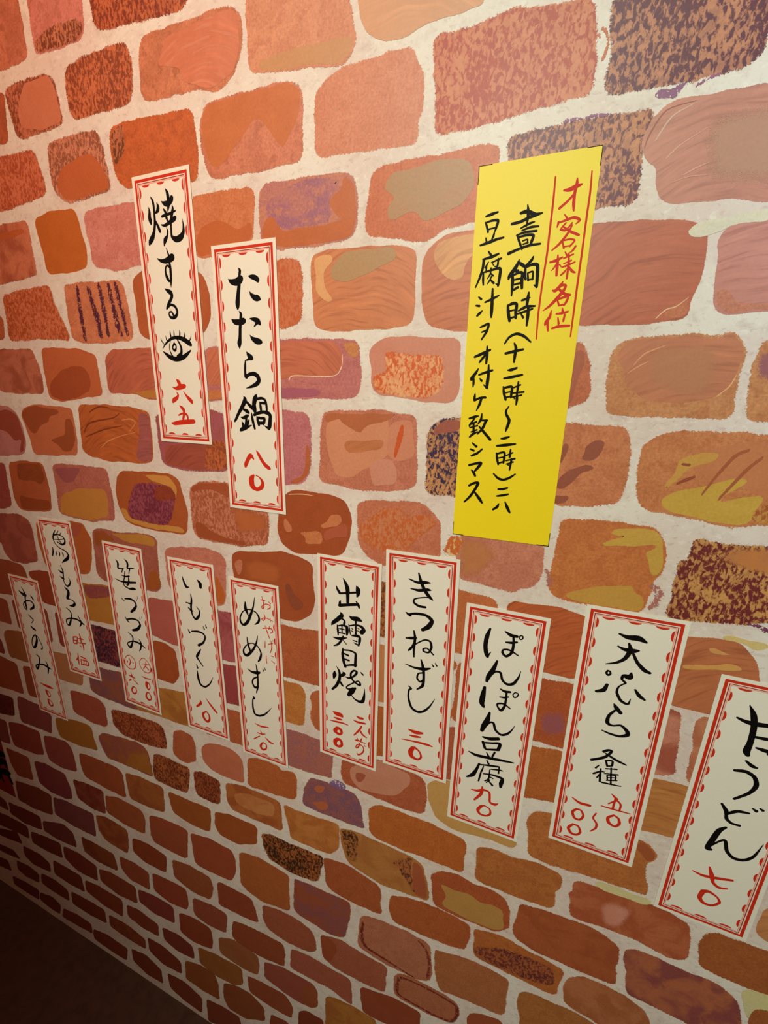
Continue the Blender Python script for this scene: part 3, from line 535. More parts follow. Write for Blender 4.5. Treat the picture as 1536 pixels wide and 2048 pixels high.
Bs 162,82,48 152,75,44 : -8013 7730 -7675 7801 -6649 7825 -6503 7739 -6519 6991 -7163 6982 -7964 7045 -8018 7271
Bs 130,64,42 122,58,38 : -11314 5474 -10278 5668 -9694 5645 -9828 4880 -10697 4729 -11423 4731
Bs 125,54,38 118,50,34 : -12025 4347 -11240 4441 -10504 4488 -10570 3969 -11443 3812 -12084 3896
Bs 125,55,38 118,50,34 : -12636 4420 -12182 4315 -12152 3981 -12454 3958 -12805 3955
Bs 120,55,36 114,50,34 : -12944 3573 -12206 3681 -11335 3709 -11400 3206 -12139 3156 -13159 2984
Bs 125,62,55 118,56,48 : -10407 4369 -9450 4733 -9050 4595 -9019 4080 -9830 3959 -10459 3995
Bs 122,54,38 116,50,34 : -11189 3582 -10476 3733 -9811 3819 -9855 3237 -10654 3125 -11270 3122
Bs 128,58,38 120,54,34 : -10371 2855 -9833 2886 -9147 2906 -9130 2289 -9895 2217 -10478 2263
Bs 125,56,34 118,52,32 : -11864 2656 -11074 2746 -10621 2614 -10677 2206 -11535 2061 -11935 2234
Bs 130,60,36 122,56,34 : -9804 1891 -9038 1971 -8369 2009 -8379 1467 -9190 1334 -9885 1347
Bs 125,58,34 118,52,32 : -11217 1848 -10569 1938 -9996 1832 -10063 1350 -10867 1319 -11358 1374
Bs 135,60,34 128,56,32 : -10461 766 -9756 922 -9179 896 -9220 472 -9893 376 -10649 300
Bs 122,56,34 116,52,32 : -13053 699 -12322 820 -11641 864 -11792 362 -12485 307 -13116 301
Bs 132,60,34 126,56,32 : -9105 718 -8503 891 -7644 865 -7812 272 -8478 231 -9180 268
Bs 118,54,36 112,50,34 : -13337 2685 -12020 3170 -11899 2746 -12692 2562 -13412 2480
Bs 118,54,36 112,50,34 : -13617 1922 -12571 2121 -12240 1903 -12977 1737 -13721 1636
Bs 118,54,36 112,50,34 : -13881 1199 -13100 1382 -13040 945 -13734 800 -14045 751
Bs 125,58,34 118,52,32 : -12509 1701 -11812 1798 -11390 1695 -11514 1284 -12207 1177 -12589 1254
Bs 125,56,34 118,52,32 : -11604 769 -10965 977 -10591 859 -10762 346 -11281 318 -11712 411
Sn 195,105,60 : 2002 19737 26 2039 19716 32 2075 19636 26 2065 19541 33 2039 19479 20
Sn 200,115,70 : 1986 19704 24 2006 19664 18
Sn 150,80,120 : 2832 19141 31 2922 19182 36 3015 19198 30
Sn 140,75,115 : 1742 19060 29 1829 19078 36 1934 19066 28
Sn 140,75,115 : 1948 19070 31 2049 19071 35 2164 19057 25
Sn 200,105,50 : 879 14445 57 957 14669 74 1063 14712 55
Sn 200,105,50 : 893 14525 57 1003 14522 65 1070 14609 55
Sn 175,110,100 : 3264 14455 69 3371 14376 86 3348 14233 87 3300 14142 71
Sn 175,110,95 : 2148 14459 58 2199 14341 78 2232 14220 59
"""
STYLE = {  # dab, grain, cloud, streak, ragged edge
    'g': (0.0, 0.75, 0.45, 0.0, 0.60), 'd': (1.0, 0.40, 0.15, 0.0, 0.80), 'w': (0.0, 0.40, 0.95, 0.0, 0.55),
    's': (0.0, 0.30, 0.50, 0.12, 0.26), 'i': (0.0, 0.16, 0.25, 0.85, 0.30), 'f': (0.0, 0.20, 0.30, 0.15, -1.0), 'n': (0.25, 0.40, 0.2, 0.0, 1.1)}
SEEN_WALL = [(-616.0, 2194.0), (324.0, 1963.0), (559.0, 857.0), (-1806.0, -1130.8499999999997)]   # the part of the wall the traced bricks cover, in mm

def chaikin(p, n, most=5.0):
    """round the corners off, cutting at most so many mm from each side"""
    for k in range(n):
        q = []
        for i in range(len(p)):
            a, b = p[i], p[(i + 1) % len(p)]
            L = math.hypot(b[0] - a[0], b[1] - a[1]) or 1.0
            f = min(0.25, most / (k + 1) / L)
            q.append((a[0] + (b[0] - a[0]) * f, a[1] + (b[1] - a[1]) * f))
            q.append((b[0] + (a[0] - b[0]) * f, b[1] + (a[1] - b[1]) * f))
        p = q
    return p

def area2(p):
    return sum(p[i][0] * p[(i + 1) % len(p)][1] - p[(i + 1) % len(p)][0] * p[i][1] for i in range(len(p)))

def resample(p, step):
    out = []
    for i in range(len(p)):
        a, b = p[i], p[(i + 1) % len(p)]
        d = math.hypot(b[0] - a[0], b[1] - a[1]); n = max(1, int(d / step))
        for j in range(n):
            t = j / n
            out.append((a[0] + (b[0] - a[0]) * t, a[1] + (b[1] - a[1]) * t))
    return out

def catmull(pts, sub=6):
    """pts = [(x, z, w)] -> denser list through the same points"""
    if len(pts) < 3: 
        a, b = pts[0], pts[-1]
        return [tuple(a[k] + (b[k] - a[k]) * t / 6 for k in range(3)) for t in range(7)]
    P = [pts[0]] + list(pts) + [pts[-1]]
    out = []
    for i in range(1, len(P) - 2):
        p0, p1, p2, p3 = P[i - 1], P[i], P[i + 1], P[i + 2]
        for s in range(sub):
            t = s / sub
            q = []
            for k in range(3):
                m1 = (p2[k] - p0[k]) * 0.42; m2 = (p3[k] - p1[k]) * 0.42
                if i == 1: m1 = (p2[k] - p1[k]) * 0.8
                h = ((2 * t**3 - 3 * t**2 + 1) * p1[k] + (t**3 - 2 * t**2 + t) * m1 + (-2 * t**3 + 3 * t**2) * p2[k] + (t**3 - t**2) * m2)
                q.append(h)
            q[2] = max(q[2], 0.2)
            out.append(tuple(q))
    out.append(tuple(pts[-1]))
    return out

class WallMesh:
    def __init__(self):
        self.v = []; self.f = []; self.mi = []
        self.col = []; self.col2 = []; self.par = []; self.edge = []; self.rag = []; self.loc = []
        self.frame = (0, 0, 0, 0)
        self.layer = 0
    def vert(self, x, y, z, c, c2, st, e):
        self.v.append((x, y, z)); self.col.append(c + (1,)); self.col2.append(c2 + (1,))
        self.par.append(st[:4]); self.edge.append(e); self.rag.append(st[4])
        ox, oz, an, sd = self.frame; dx, dz = x - ox, z - oz
        self.loc.append((dx * math.cos(an) + dz * math.sin(an), -dx * math.sin(an) + dz * math.cos(an), sd))
        return len(self.v) - 1
    def box(self, x0, x1, y0, y1, z0, z1):
        g = STYLE['s']
        i = [self.vert(x, y, z, (.8, .8, .8), (.8, .8, .8), g, 1.0) for x in (x0, x1) for y in (y0, y1) for z in (z0, z1)]
        for f in ((0, 1, 3, 2), (4, 6, 7, 5), (0, 4, 5, 1), (2, 3, 7, 6), (0, 2, 6, 4), (1, 5, 7, 3)):
            self.f.append([i[k] for k in f]); self.mi.append(0)
    def blob(self, pts, c, c2, style, depth, ring, rounds=2, jit=0.5, grow=0.0):
        p = chaikin(pts, rounds)
        self.frame = (sum(q[0] for q in p) / len(p) / 1000, sum(q[1] for q in p) / len(p) / 1000, random.uniform(-0.15, 0.75), random.uniform(0, 9))
        if area2(p) < 0: p = p[::-1]           # counter-clockwise seen from the room
        p = resample(p, 5.0)
        n = len(p)
        ph = [random.uniform(0, 6.28) for _ in range(4)]
        st = STYLE[style]
        inn, outr, ring_in = [], [], []
        ring = min(ring, (0.2 if style == 'f' else 0.10) * math.sqrt(abs(area2(p)) / 2))
        acc = 0.0
        for i in range(n):
            a, b = p[i - 1], p[(i + 1) % n]
            tx, tz = b[0] - a[0], b[1] - a[1]; L = math.hypot(tx, tz) or 1.0
            nx, nz = tz / L, -tx / L           # outward for a ccw loop
            acc += L / 2
            w = jit * (math.sin(acc / 9 + ph[0]) + 0.7 * math.sin(acc / 4.3 + ph[1]) + 0.5 * math.sin(acc / 23 + ph[2])) + random.uniform(-.25, .25) * jit
            w += grow
            x, z = p[i][0] + nx * w, p[i][1] + nz * w
            if style == 'f':                   # wide soft border, shrunk and grown about the middle
                mx_, mz_ = self.frame[0] * 1000, self.frame[1] * 1000
                x0_, z0_ = mx_ + (x - mx_) * 0.6, mz_ + (z - mz_) * 0.6
                x1_, z1_ = mx_ + (x - mx_) * 1.2, mz_ + (z - mz_) * 1.2
                ring_in.append(Vector((x0_, z0_)))
                inn.append(self.vert(x0_ / 1000, -depth, z0_ / 1000, c, c2, st, 1.0))
                outr.append(self.vert(x1_ / 1000, -depth, z1_ / 1000, c, c2, st, 0.0))
                continue
            ring_in.append(Vector((x - nx * ring, z - nz * ring)))
            inn.append(self.vert((x - nx * ring) / 1000, -depth, (z - nz * ring) / 1000, c, c2, st, 1.0))
            outr.append(self.vert((x + nx * ring) / 1000, -depth, (z + nz * ring) / 1000, c, c2, st, 0.0))
        v, _, f, _, _, _ = delaunay_2d_cdt(ring_in, [], [list(range(n))], 1, 1e-3)
        ids = [self.vert(q.x / 1000, -depth - 0.000006, q.y / 1000, c, c2, st, 1.0) for q in v]
        for q in f:
            self.f.append([ids[k] for k in q]); self.mi.append(1)
        for i in range(n):
            j = (i + 1) % n
            self.f.append([outr[i], outr[j], inn[j], inn[i]]); self.mi.append(1)
    def stroke(self, pts, c, style, depth):
        q = catmull(pts, 5); st = STYLE[style]
        rows = []
        for i in range(len(q)):
            a, b = q[max(0, i - 1)], q[min(len(q) - 1, i + 1)]
            tx, tz = b[0] - a[0], b[1] - a[1]; L = math.hypot(tx, tz) or 1.0
            nx, nz = -tz / L, tx / L; w = q[i][2] * 0.75
            e = 0.3 if i in (0, len(q) - 1) else 1.0
            rows.append([self.vert((q[i][0] + nx * w * s) / 1000, -depth, (q[i][1] + nz * w * s) / 1000, c, c, st, e * (1 - abs(s))) for s in (-1, 0, 1)])
        for i in range(len(rows) - 1):
            for s in (0, 1):
                self.f.append([rows[i][s], rows[i + 1][s], rows[i + 1][s + 1], rows[i][s + 1]]); self.mi.append(1)
    def build(self, name):
        me = bpy.data.meshes.new(name)
        me.from_pydata(self.v, [], self.f)
        for nm, data in (('col', self.col), ('col2', self.col2), ('par', self.par)):
            at = me.attributes.new(nm, 'FLOAT_COLOR', 'POINT')
            at.data.foreach_set('color', [x for t in data for x in t])
        for nm, data in (('edge', self.edge), ('ragged', self.rag)):
            at = me.attributes.new(nm, 'FLOAT', 'POINT'); at.data.foreach_set('value', data)
        at = me.attributes.new('stroke', 'FLOAT_VECTOR', 'POINT'); at.data.foreach_set('vector', [x for t in self.loc for x in t])
        me.polygons.foreach_set('material_index', self.mi)
        me.update()
        return finish(name, me, [M_MORTAR, M_PAINT])

X0, X1, TOP = -2.80, 1.70, 3.05
wm = WallMesh()
wm.box(X0, X1, 0.0, 0.12, 0.0, TOP)

def inside(poly, x, z):
    r = False
    for i in range(len(poly)):
        (x1, z1), (x2, z2) = poly[i], poly[i - 1]
        if (z1 > z) != (z2 > z) and x < (x2 - x1) * (z - z1) / (z2 - z1) + x1: r = not r
    return r

# the same brickwork goes on beyond what the photograph shows
PAL = [((195, 112, 75), (165, 88, 55)), ((200, 125, 95), (170, 95, 70)), ((185, 98, 52), (160, 82, 42)), ((165, 82, 46), (150, 72, 40)),
       ((190, 115, 105), (165, 90, 90)), ((195, 130, 72), (175, 108, 55))]
ROWS = [60, 165, 265, 358, 445, 540, 645, 755, 848, 935, 1030, 1125, 1225, 1335, 1455, 1572, 1675, 1775, 1865, 1962, 2052, 2158]
while ROWS[-1] < TOP * 1000 - 160: ROWS.append(ROWS[-1] + random.uniform(94, 104))
TRACED = []
for ln in BRICKS.strip().split('\n'):
    if ln[0] == 'B':
        v = [float(t) / 10 for t in ln.split(':')[1].split()]
        TRACED.append((min(v[::2]), max(v[::2]), min(v[1::2]), max(v[1::2])))
for r, zc in enumerate(ROWS):
    z0 = (ROWS[r - 1] + zc) / 2 + 8 if r else 12.0
    z1 = (ROWS[r + 1] + zc) / 2 - 8 if r + 1 < len(ROWS) else zc + 42
    free = []; x = X0 * 1000 + 6; start = None
    while x < X1 * 1000 - 6:
        taken = any(a - 13 < x < b + 13 and c < z1 - 9 and d > z0 + 9 for a, b, c, d in TRACED) or any(inside(SEEN_WALL, x + dx, q) for q in (z0, zc, z1) for dx in (-10, 10))
        if taken:
            if start is not None: free.append((start, x)); start = None
        elif start is None: start = x
        x += 3.0
    if start is not None: free.append((start, x))
    for s, e in free:
        while e - s > 28:
            w = random.uniform(95, 165)
            if e - s - w < 60: w = e - s
            if w > 185: w = w / 2 - 7
            a, b = random.choice(PAL); j = lambda: random.uniform(-4, 4)
            pts = [(s + j(), z0 + 8), (s + 8, z0 + j()), (s + w / 2, z0 + j()), (s + w - 8, z0 + j()), (s + w + j(), z0 + 8), (s + w + j(), z1 - 8),
                   (s + w - 8, z1 + j()), (s + w / 2, z1 + j()), (s + 8, z1 + j()), (s + j(), z1 - 8)]
            pts = [(min(max(x_, X0 * 1000 + 5), X1 * 1000 - 5), min(max(z_, 4), TOP * 1000 - 5)) for x_, z_ in pts]
            wm.blob(pts, lin(a), lin(b), random.choice('ggdwsi'), 0.00005, 2.2)
            s += w + random.uniform(13, 18)

FLOORCUT = 2.0
depth_b = depth_p = 0.0003; nb = 0
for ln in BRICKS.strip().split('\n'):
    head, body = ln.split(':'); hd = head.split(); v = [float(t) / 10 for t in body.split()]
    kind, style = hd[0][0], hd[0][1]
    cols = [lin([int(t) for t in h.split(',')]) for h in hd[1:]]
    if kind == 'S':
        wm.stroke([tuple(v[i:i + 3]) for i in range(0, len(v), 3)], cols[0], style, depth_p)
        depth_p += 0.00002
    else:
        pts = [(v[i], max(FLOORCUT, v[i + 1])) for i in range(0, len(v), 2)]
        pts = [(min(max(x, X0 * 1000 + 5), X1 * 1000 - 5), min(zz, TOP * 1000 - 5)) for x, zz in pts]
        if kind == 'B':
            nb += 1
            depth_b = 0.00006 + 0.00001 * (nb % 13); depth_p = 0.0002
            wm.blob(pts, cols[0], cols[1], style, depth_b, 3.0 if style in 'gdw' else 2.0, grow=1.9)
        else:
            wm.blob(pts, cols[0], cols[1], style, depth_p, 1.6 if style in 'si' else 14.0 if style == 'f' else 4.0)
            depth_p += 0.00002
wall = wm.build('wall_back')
wall['kind'] = 'structure'

floor = finish('floor', box_mesh('floor', X0, X1, -3.2, 0.12, -0.05, 0.0), [M_FLOOR])
floor['kind'] = 'structure'

# ------------------------------------------------------------------ paper strips on the wall
STRIPS = """
@1 -3450 17564 1067 3732 -0.14
b -265 1464 10 -260 1402 45 -269 1337 60 -259 1291 60 -253 1258 30
b -215 1591 8 -181 1537 39 -168 1463 39 -170 1369 38 -178 1260 45 -206 1160 50 -253 1083 79 -301 1035 72 -327 999 26
b -106 1506 8 -89 1454 49 -101 1408 59 -148 1380 20
b -168 1289 30 -128 1218 42 -101 1156 46 -96 1137 28
b 76 1649 9 105 1599 48 114 1535 57 110 1458 58 97 1410 40 84 1357 6
b -17 1505 12 39 1474 60 104 1469 81 163 1501 76 178 1527 63
b 8 1412 19 40 1366 44 47 1308 44 66 1259 29
b -30 1325 37 35 1334 41 113 1343 37 221 1365 24
b 173 1439 10 180 1400 38 163 1352 50 137 1283 44 122 1213 35 117 1140 34 118 1060 44 187 1017 78 277 1033 88 334 1096 53 344 1174 29 334 1257 5
b -62 1224 15 5 1209 41 98 1237 54 185 1270 69 209 1283 50
b 29 1183 8 47 1133 30 32 1076 36 -14 1029 68 -47 957 15
b -14 930 7 9 868 25 23 817 34 24 741 39 30 651 47 26 562 47 19 491 41 7 408 7
b -207 811 10 -138 773 44 -53 763 72 25 779 94 79 798 105
b 12 681 34 -34 701 27 -63 665 31 -68 601 36 -46 541 53 -18 497 36 13 505 26
b -118 400 10 -64 370 54 -11 340 68 8 296 54 -24 245 53 -70 195 51 -112 143 36 -125 110 9
b -108 136 36 -39 178 37 31 162 40 74 114 40 79 60 40 41 15 55 -21 -1 46 -67 16 37 -83 54 23 -67 82 23 -27 80 28 -1 40 34 20 16 35
b -283 -427 12 -206 -355 30 -107 -298 43 -15 -277 49 86 -286 61 181 -322 72 260 -369 72 290 -391 39
b -306 -274 6 -286 -321 18 -243 -371 14
b -199 -244 6 -190 -291 18 -176 -328 24
b -99 -175 6 -99 -222 24 -91 -272 24
b -24 -173 6 -25 -224 21 -26 -269 21
b 88 -173 6 90 -219 26 79 -272 23
b 186 -212 6 186 -249 25 170 -293 25
b 306 -264 5 285 -305 17 255 -347 25
b -279 -473 15 -217 -516 49 -133 -564 68 -32 -586 74 85 -571 74 179 -529 59 267 -471 26
b 18 -296 14 65 -362 31 91 -435 41 78 -507 54 11 -552 62
b -104 -317 7 -138 -384 17 -141 -457 17 -113 -518 24 -81 -549 14
b -40 -365 40 -76 -404 26 -74 -440 31 -37 -458 45 -10 -424 26 -13 -387 28 -40 -365 40
r -73 -883 9 -33 -921 64 -6 -964 61 6 -992 49
r -163 -1003 12 -92 -1020 50 2 -997 84 82 -984 65
r -99 -1070 6 -66 -1118 36 -100 -1167 55 -160 -1199 74 -189 -1237 24
r 47 -1054 7 91 -1115 30 148 -1172 59 197 -1214 61 207 -1240 28
r -62 -1278 7 -14 -1316 54 21 -1349 55 21 -1399 50 -11 -1489 43
r -96 -1432 24 -26 -1405 31 53 -1407 38 87 -1446 38 86 -1505 31
r -265 -1556 12 -209 -1566 55 -85 -1546 76 77 -1530 75 202 -1520 71
@2 -2121 16571 1058 3725 -0.13
b -271 1433 9 -218 1398 68 -139 1387 95 -78 1410 104 -56 1427 78
b -88 1557 7 -66 1524 42 -77 1461 43 -92 1353 56 -115 1244 62 -135 1134 76 -137 1078 59 -140 1039 10
b 74 1446 14 120 1435 56 177 1420 69 215 1392 65 225 1363 20
b 76 1257 7 109 1209 52 160 1175 79 203 1166 81 241 1150 31
b -260 921 10 -202 885 70 -120 877 83 -59 890 88 -29 889 35
b -121 1020 8 -92 982 44 -102 907 48 -119 793 51 -131 678 55 -147 600 75 -148 533 15
b 63 916 19 132 901 59 189 878 73 222 841 39
b 168 850 43 121 811 14
b 43 705 8 85 656 54 153 623 88 206 610 73 235 602 29
b -35 488 7 -3 442 56 30 409 83 50 394 60 2 384 38 -55 367 18
b -62 359 23 -71 286 39 -77 205 39 -70 153 54 -56 135 41
b -64 147 52 2 179 53 73 186 60 136 153 66 154 94 66 118 50 66 23 10 43 -79 -15 7
b -131 -128 9 -110 -179 68 -162 -273 67 -240 -376 51 -294 -461 45 -321 -496 30
b -93 -198 36 -34 -254 49 21 -295 61
b -146 -318 31 -89 -341 59 -56 -362 40
b -206 -432 10 -156 -440 48 -95 -416 54 -72 -404 38
b -107 -404 39 -110 -490 45 -128 -562 45
b -188 -497 10 -173 -532 45 -168 -571 49
b -60 -472 27 -83 -520 45 -116 -565 39
b -230 -632 24 -204 -613 59 -127 -586 59 -16 -543 14
b 101 -98 14 74 -153 77 48 -237 71 53 -314 72 66 -360 40
b 115 -160 43 191 -151 39 247 -181 39 265 -247 39 269 -338 33
b 152 -205 19 162 -265 43 167 -334 37
b 159 -218 33 234 -219 43
b 41 -391 44 121 -362 49 208 -346 49 291 -362 58 322 -398 58 315 -474 62 301 -552 68 289 -597 17
b 219 -544 14 265 -569 34 288 -587 28
b -4 -363 14 5 -447 44 22 -532 44 39 -591 35
b 86 -414 19 97 -467 44 116 -535 40
b 98 -430 40 164 -435 40 219 -438 43 208 -494 49 197 -517 40
b 112 -507 53 198 -503 49
r -13 -1045 23 -69 -999 72 -123 -1065 67 -165 -1140 68 -175 -1174 40
r 39 -913 7 77 -964 47 129 -1048 53 190 -1122 60 254 -1163 60 277 -1177 27
r -32 -1302 37 -73 -1353 92 -78 -1419 99 -56 -1483 87 22 -1515 62 102 -1476 73 130 -1416 61 109 -1361 41 64 -1318 20 7 -1299 14
@3 1563 16785 1176 4074 -0.08
b -54 1619 13 -40 1549 33 -40 1492 26 -44 1426 13
b -113 1552 29 -54 1560 39 11 1532 37 42 1525 26
b -194 1462 29 -107 1473 31 -27 1502 33 43 1520 35 100 1529 16
b -98 1413 17 -21 1445 26 30 1456 15
b -87 1389 17 -6 1411 26 74 1412 20
b -136 1350 16 -54 1370 27 60 1371 24
b -129 1344 18 -107 1298 25 -69 1216 23
b -118 1330 22 -30 1342 27 33 1334 29 21 1276 31 12 1245 24
b -66 1292 16 -23 1301 18 -20 1272 16
b -59 1260 18 -14 1271 18
b -203 1185 34 -101 1219 27 2 1243 27 109 1248 22
b -85 1117 14 -110 1051 39 -167 970 40 -178 935 18
b -87 1089 30 -42 1060 36 -15 1035 17
b -143 1003 23 -88 1013 28
b -140 973 30 -132 891 35 -130 769 17
b -134 970 23 -77 992 28 -39 983 32 -37 914 35 -28 838 28
b -119 925 19 -60 934 23
b -114 877 19 -55 889 25
b -114 826 26 -71 849 28
b 56 1134 17 39 1098 31 -4 1057 25
b -13 1053 23 -10 963 32 1 922 25
b -2 1040 23 54 1059 32 105 1048 38 116 953 38 121 841 30
b 120 843 27 92 860 14
b 16 981 18 28 910 23
b 25 984 18 67 989 20 70 917 23
b 33 914 18 75 920 18
b -158 674 26 -146 600 36 -125 516 31
b -154 672 26 -111 690 33 -68 682 33 -67 606 36 -63 543 29
b -131 618 19 -76 626 19
b -118 543 24 -64 557 19
b 48 790 21 44 725 35 41 653 26
b -15 716 23 37 730 28 66 739 14
b -37 615 21 35 649 33 124 653 21
b -50 582 19 50 609 28 104 627 19
b 59 652 26 63 558 35 62 460 21
b -6 575 19 16 544 26
b -154 281 20 -110 346 27 -35 379 30 46 352 30 123 290 18
b -470 1564 23 -416 1577 32 -352 1590 20
b -473 1506 18 -454 1462 25 -439 1413 23
b -464 1505 18 -400 1517 25 -343 1510 29 -354 1451 27 -366 1413 18
b -436 1438 18 -371 1446 18
b -457 1358 14 -446 1317 23
b -371 1397 18 -379 1365 25 -394 1335 14
b -511 1293 21 -414 1314 33 -339 1334 28 -271 1344 21
b -417 1227 14 -390 1191 28
b -471 1153 19 -379 1169 33 -308 1192 23
b -460 1150 31 -465 1070 29 -485 989 29 -529 878 15
b -408 1120 14 -437 1070 24
b -425 1081 19 -427 1024 19
b -374 1114 16 -277 1146 23
b -304 1146 19 -308 1078 23 -337 1073 14
b -362 1102 14 -349 1086 14
b -454 1021 19 -452 955 26 -445 899 19
b -445 1025 19 -367 1039 24 -279 1048 30 -275 963 33 -283 880 26
b -310 903 12 -286 886 17
b -374 1060 17 -379 1001 19 -405 960 14
b -376 1009 17 -344 982 19
b -362 977 17 -380 937 19 -400 907 14
b -370 942 19 -333 909 26
b -484 776 17 -456 755 27
b -506 691 20 -471 685 27
b -486 584 25 -460 610 30 -432 635 12
b -410 720 20 -340 746 29 -267 779 19
b -339 851 22 -333 737 34 -330 619 37 -328 562 20
b -440 461 20 -397 479 27 -350 493 27 -366 414 30 -417 330 19
b -419 409 18 -363 429 22
b -477 144 26 -404 174 36 -308 217 25
b -346 256 19 -338 168 36 -341 73 26
b -350 180 20 -388 124 31 -418 84 21
b -426 13 16 -447 -27 31 -494 -95 40 -493 -113 21
b -472 -83 21 -468 -142 29 -471 -187 16
b -412 -54 21 -339 -28 31 -264 -5 26
b -310 52 19 -304 -49 36 -309 -153 39 -304 -203 23
b -312 -200 26 -349 -165 13
b -398 -97 16 -377 -121 29
b -440 -269 16 -442 -308 29 -443 -344 24
b -440 -344 29 -375 -314 27 -317 -309 29
b -360 -319 29 -380 -393 32 -409 -462 13
b -486 -555 22 -418 -533 33 -379 -524 16
b -421 -552 22 -473 -628 25 -476 -653 17
b -473 -628 22 -398 -593 24
b -430 -612 27 -421 -711 30
b -467 -665 19 -382 -637 22
b -451 -715 19 -385 -687 22
b -465 -776 22 -424 -736 33 -371 -709 14
b -341 -495 16 -346 -560 30 -372 -610 22
b -345 -574 22 -273 -572 27
b -284 -572 32 -320 -669 33 -374 -736 19
b -359 -649 19 -302 -708 33 -218 -794 33
b -428 -846 17 -374 -887 31
b -441 -923 22 -402 -939 28
b -423 -1002 28 -357 -967 31 -300 -913 19
b -444 -1120 28 -372 -1097 31 -303 -1087 39 -342 -1154 34 -374 -1196 20
b -409 -1179 20 -374 -1222 34 -359 -1250 26
b -424 -1376 29 -365 -1340 32 -316 -1336 37 -346 -1415 35 -403 -1515 32 -467 -1590 22
b -346 -1458 26 -284 -1532 40 -249 -1580 26
b -134 176 27 -47 194 34 52 215 24
b -49 282 18 -27 229 34 -30 152 34 -33 81 22
b -87 -5 20 -50 0 35 3 19 25
b -124 -95 23 -42 -79 35 70 -56 25
b -122 -187 20 -110 -256 31 -84 -330 28
b -116 -201 23 -77 -189 28 -28 -188 30 -26 -255 31 -28 -304 23
b -94 -253 18 -37 -240 18
b -83 -305 21 -32 -292 20
b 38 -131 19 38 -197 28 33 -245 20
b -5 -193 20 63 -164 20
b -10 -255 20 105 -241 25
b -14 -299 18 87 -277 20
b 34 -257 25 41 -324 30 38 -382 19
b 4 -298 18 15 -315 20
b -39 -402 13 -66 -455 26 -55 -502 31 -21 -561 35 -33 -633 35 -49 -691 16
b -89 -776 21 -49 -769 32 -3 -754 21
b -129 -865 27 -35 -851 37 75 -833 24
b -127 -953 22 -115 -1020 30 -96 -1087 22
b -121 -960 22 -74 -942 27 -36 -942 27 -33 -1014 30 -38 -1065 22
b -98 -1009 19 -45 -995 19
b -92 -1072 22 -40 -1049 22
b 30 -901 20 29 -988 27
b -11 -972 19 57 -936 19
b -8 -1034 19 87 -1005 24
b -1 -1075 16 74 -1045 19
b 53 -1011 24 47 -1072 27 41 -1145 19
b 11 -1070 19 22 -1086 19
b -141 -1203 17 -81 -1255 30 -18 -1268 30 52 -1237 30 112 -1188 16
b -67 -1390 22 -19 -1386 31 39 -1364 22
b -72 -1476 23 0 -1459 31 56 -1441 22
b -44 -1572 17 -60 -1614 34 -106 -1652 26
b 28 -1540 17 65 -1614 39 95 -1667 25
r 187 1832 16 192 1613 20 190 1382 21 189 1143 21 177 899 19 170 594 20 178 321 16
r 517 1833 13 526 1660 19 524 1437 20 524 1160 20 521 825 21 521 526 19 521 334 15
r 283 1703 20 336 1703 39 391 1722 41 438 1733 21
r 393 1791 14 394 1739 31 385 1661 29 388 1571 30 396 1514 18
r 382 1661 21 330 1605 24 259 1550 26
r 316 1488 12 341 1456 20
r 267 1425 25 258 1384 14
r 265 1420 15 332 1436 24 408 1452 28 464 1424 24 433 1394 12
r 337 1412 16 314 1387 18 294 1363 14
r 295 1359 22 344 1347 18 396 1406 16
r 309 1386 14 385 1333 26 472 1291 24
r 399 1387 16 367 1316 24 299 1229 25 234 1176 15
r 324 1250 15 346 1186 21
r 326 1253 15 394 1262 20 440 1245 18 402 1198 20
r 341 1198 16 402 1202 14
r 229 1065 21 288 1077 31 343 1101 19
r 298 1124 16 303 1037 31 307 937 25
r 298 1047 19 267 1001 15 249 984 8
r 324 1037 13 340 1016 13
r 364 1147 12 386 1114 21
r 457 1193 20 437 1159 22 410 1138 10
r 357 1090 14 444 1120 18
r 363 1041 12 432 1064 18
r 352 1008 15 405 1023 21 469 1047 16
r 401 1134 16 411 1028 25 411 901 21
r 348 935 17 376 958 21 396 990 8
r 417 1008 17 452 966 27 483 948 16
r 377 872 13 359 836 32 314 790 32 287 795 16
r 358 841 30 410 833 25 387 775 32 325 698 34 270 641 26 215 602 11
r 354 797 23 410 753 32 462 740 27
r 346 697 17 369 645 21
r 355 707 21 414 723 25 451 731 21 433 672 26 416 643 17
r 369 645 17 423 653 21
r 298 598 13 289 537 31 257 487 31 251 461 22
r 273 496 24 279 444 27 287 397 17
r 403 618 13 413 582 30
r 352 563 17 403 567 26 463 580 21
r 373 523 15 387 466 24
r 436 551 21 430 490 22
r 328 421 22 399 439 31 493 441 26
@4 -8719 10524 1074 3742 0.47
b -139 1604 16 -75 1514 40 -58 1419 67 -86 1275 38 -104 1132 60 -116 1025 33
b -247 1483 33 -141 1427 81 -28 1417 70
b -154 1041 41 -203 1112 38 -168 1199 38 -50 1272 38 114 1294 38 189 1230 48 162 1145 67 27 1068 44
b 142 1443 16 201 1390 53 230 1350 32
b -95 911 22 -16 847 41 53 801 27 -42 703 22
b -109 618 22 -49 564 61 37 535 56
b 0 399 39 14 277 70 -74 108 80 -173 16 63 -219 94 34 -161 256 34 -34 382 34 72 353 28 129 241 34 166 146 34 152 73 45 103 36 23
b -148 -166 23 -57 -229 52 -101 -392 41 -218 -576 65 -268 -568 47 -252 -497 35 -113 -430 41 72 -400 52 220 -436 63 329 -454 17
b 170 -267 17 207 -353 46 206 -483 57 155 -623 29
r -272 -992 14 -86 -1017 62 90 -1022 84 214 -1025 28
r -80 -1166 71 -66 -1248 80 -24 -1326 43 59 -1273 28 39 -1194 28 -53 -1153 40
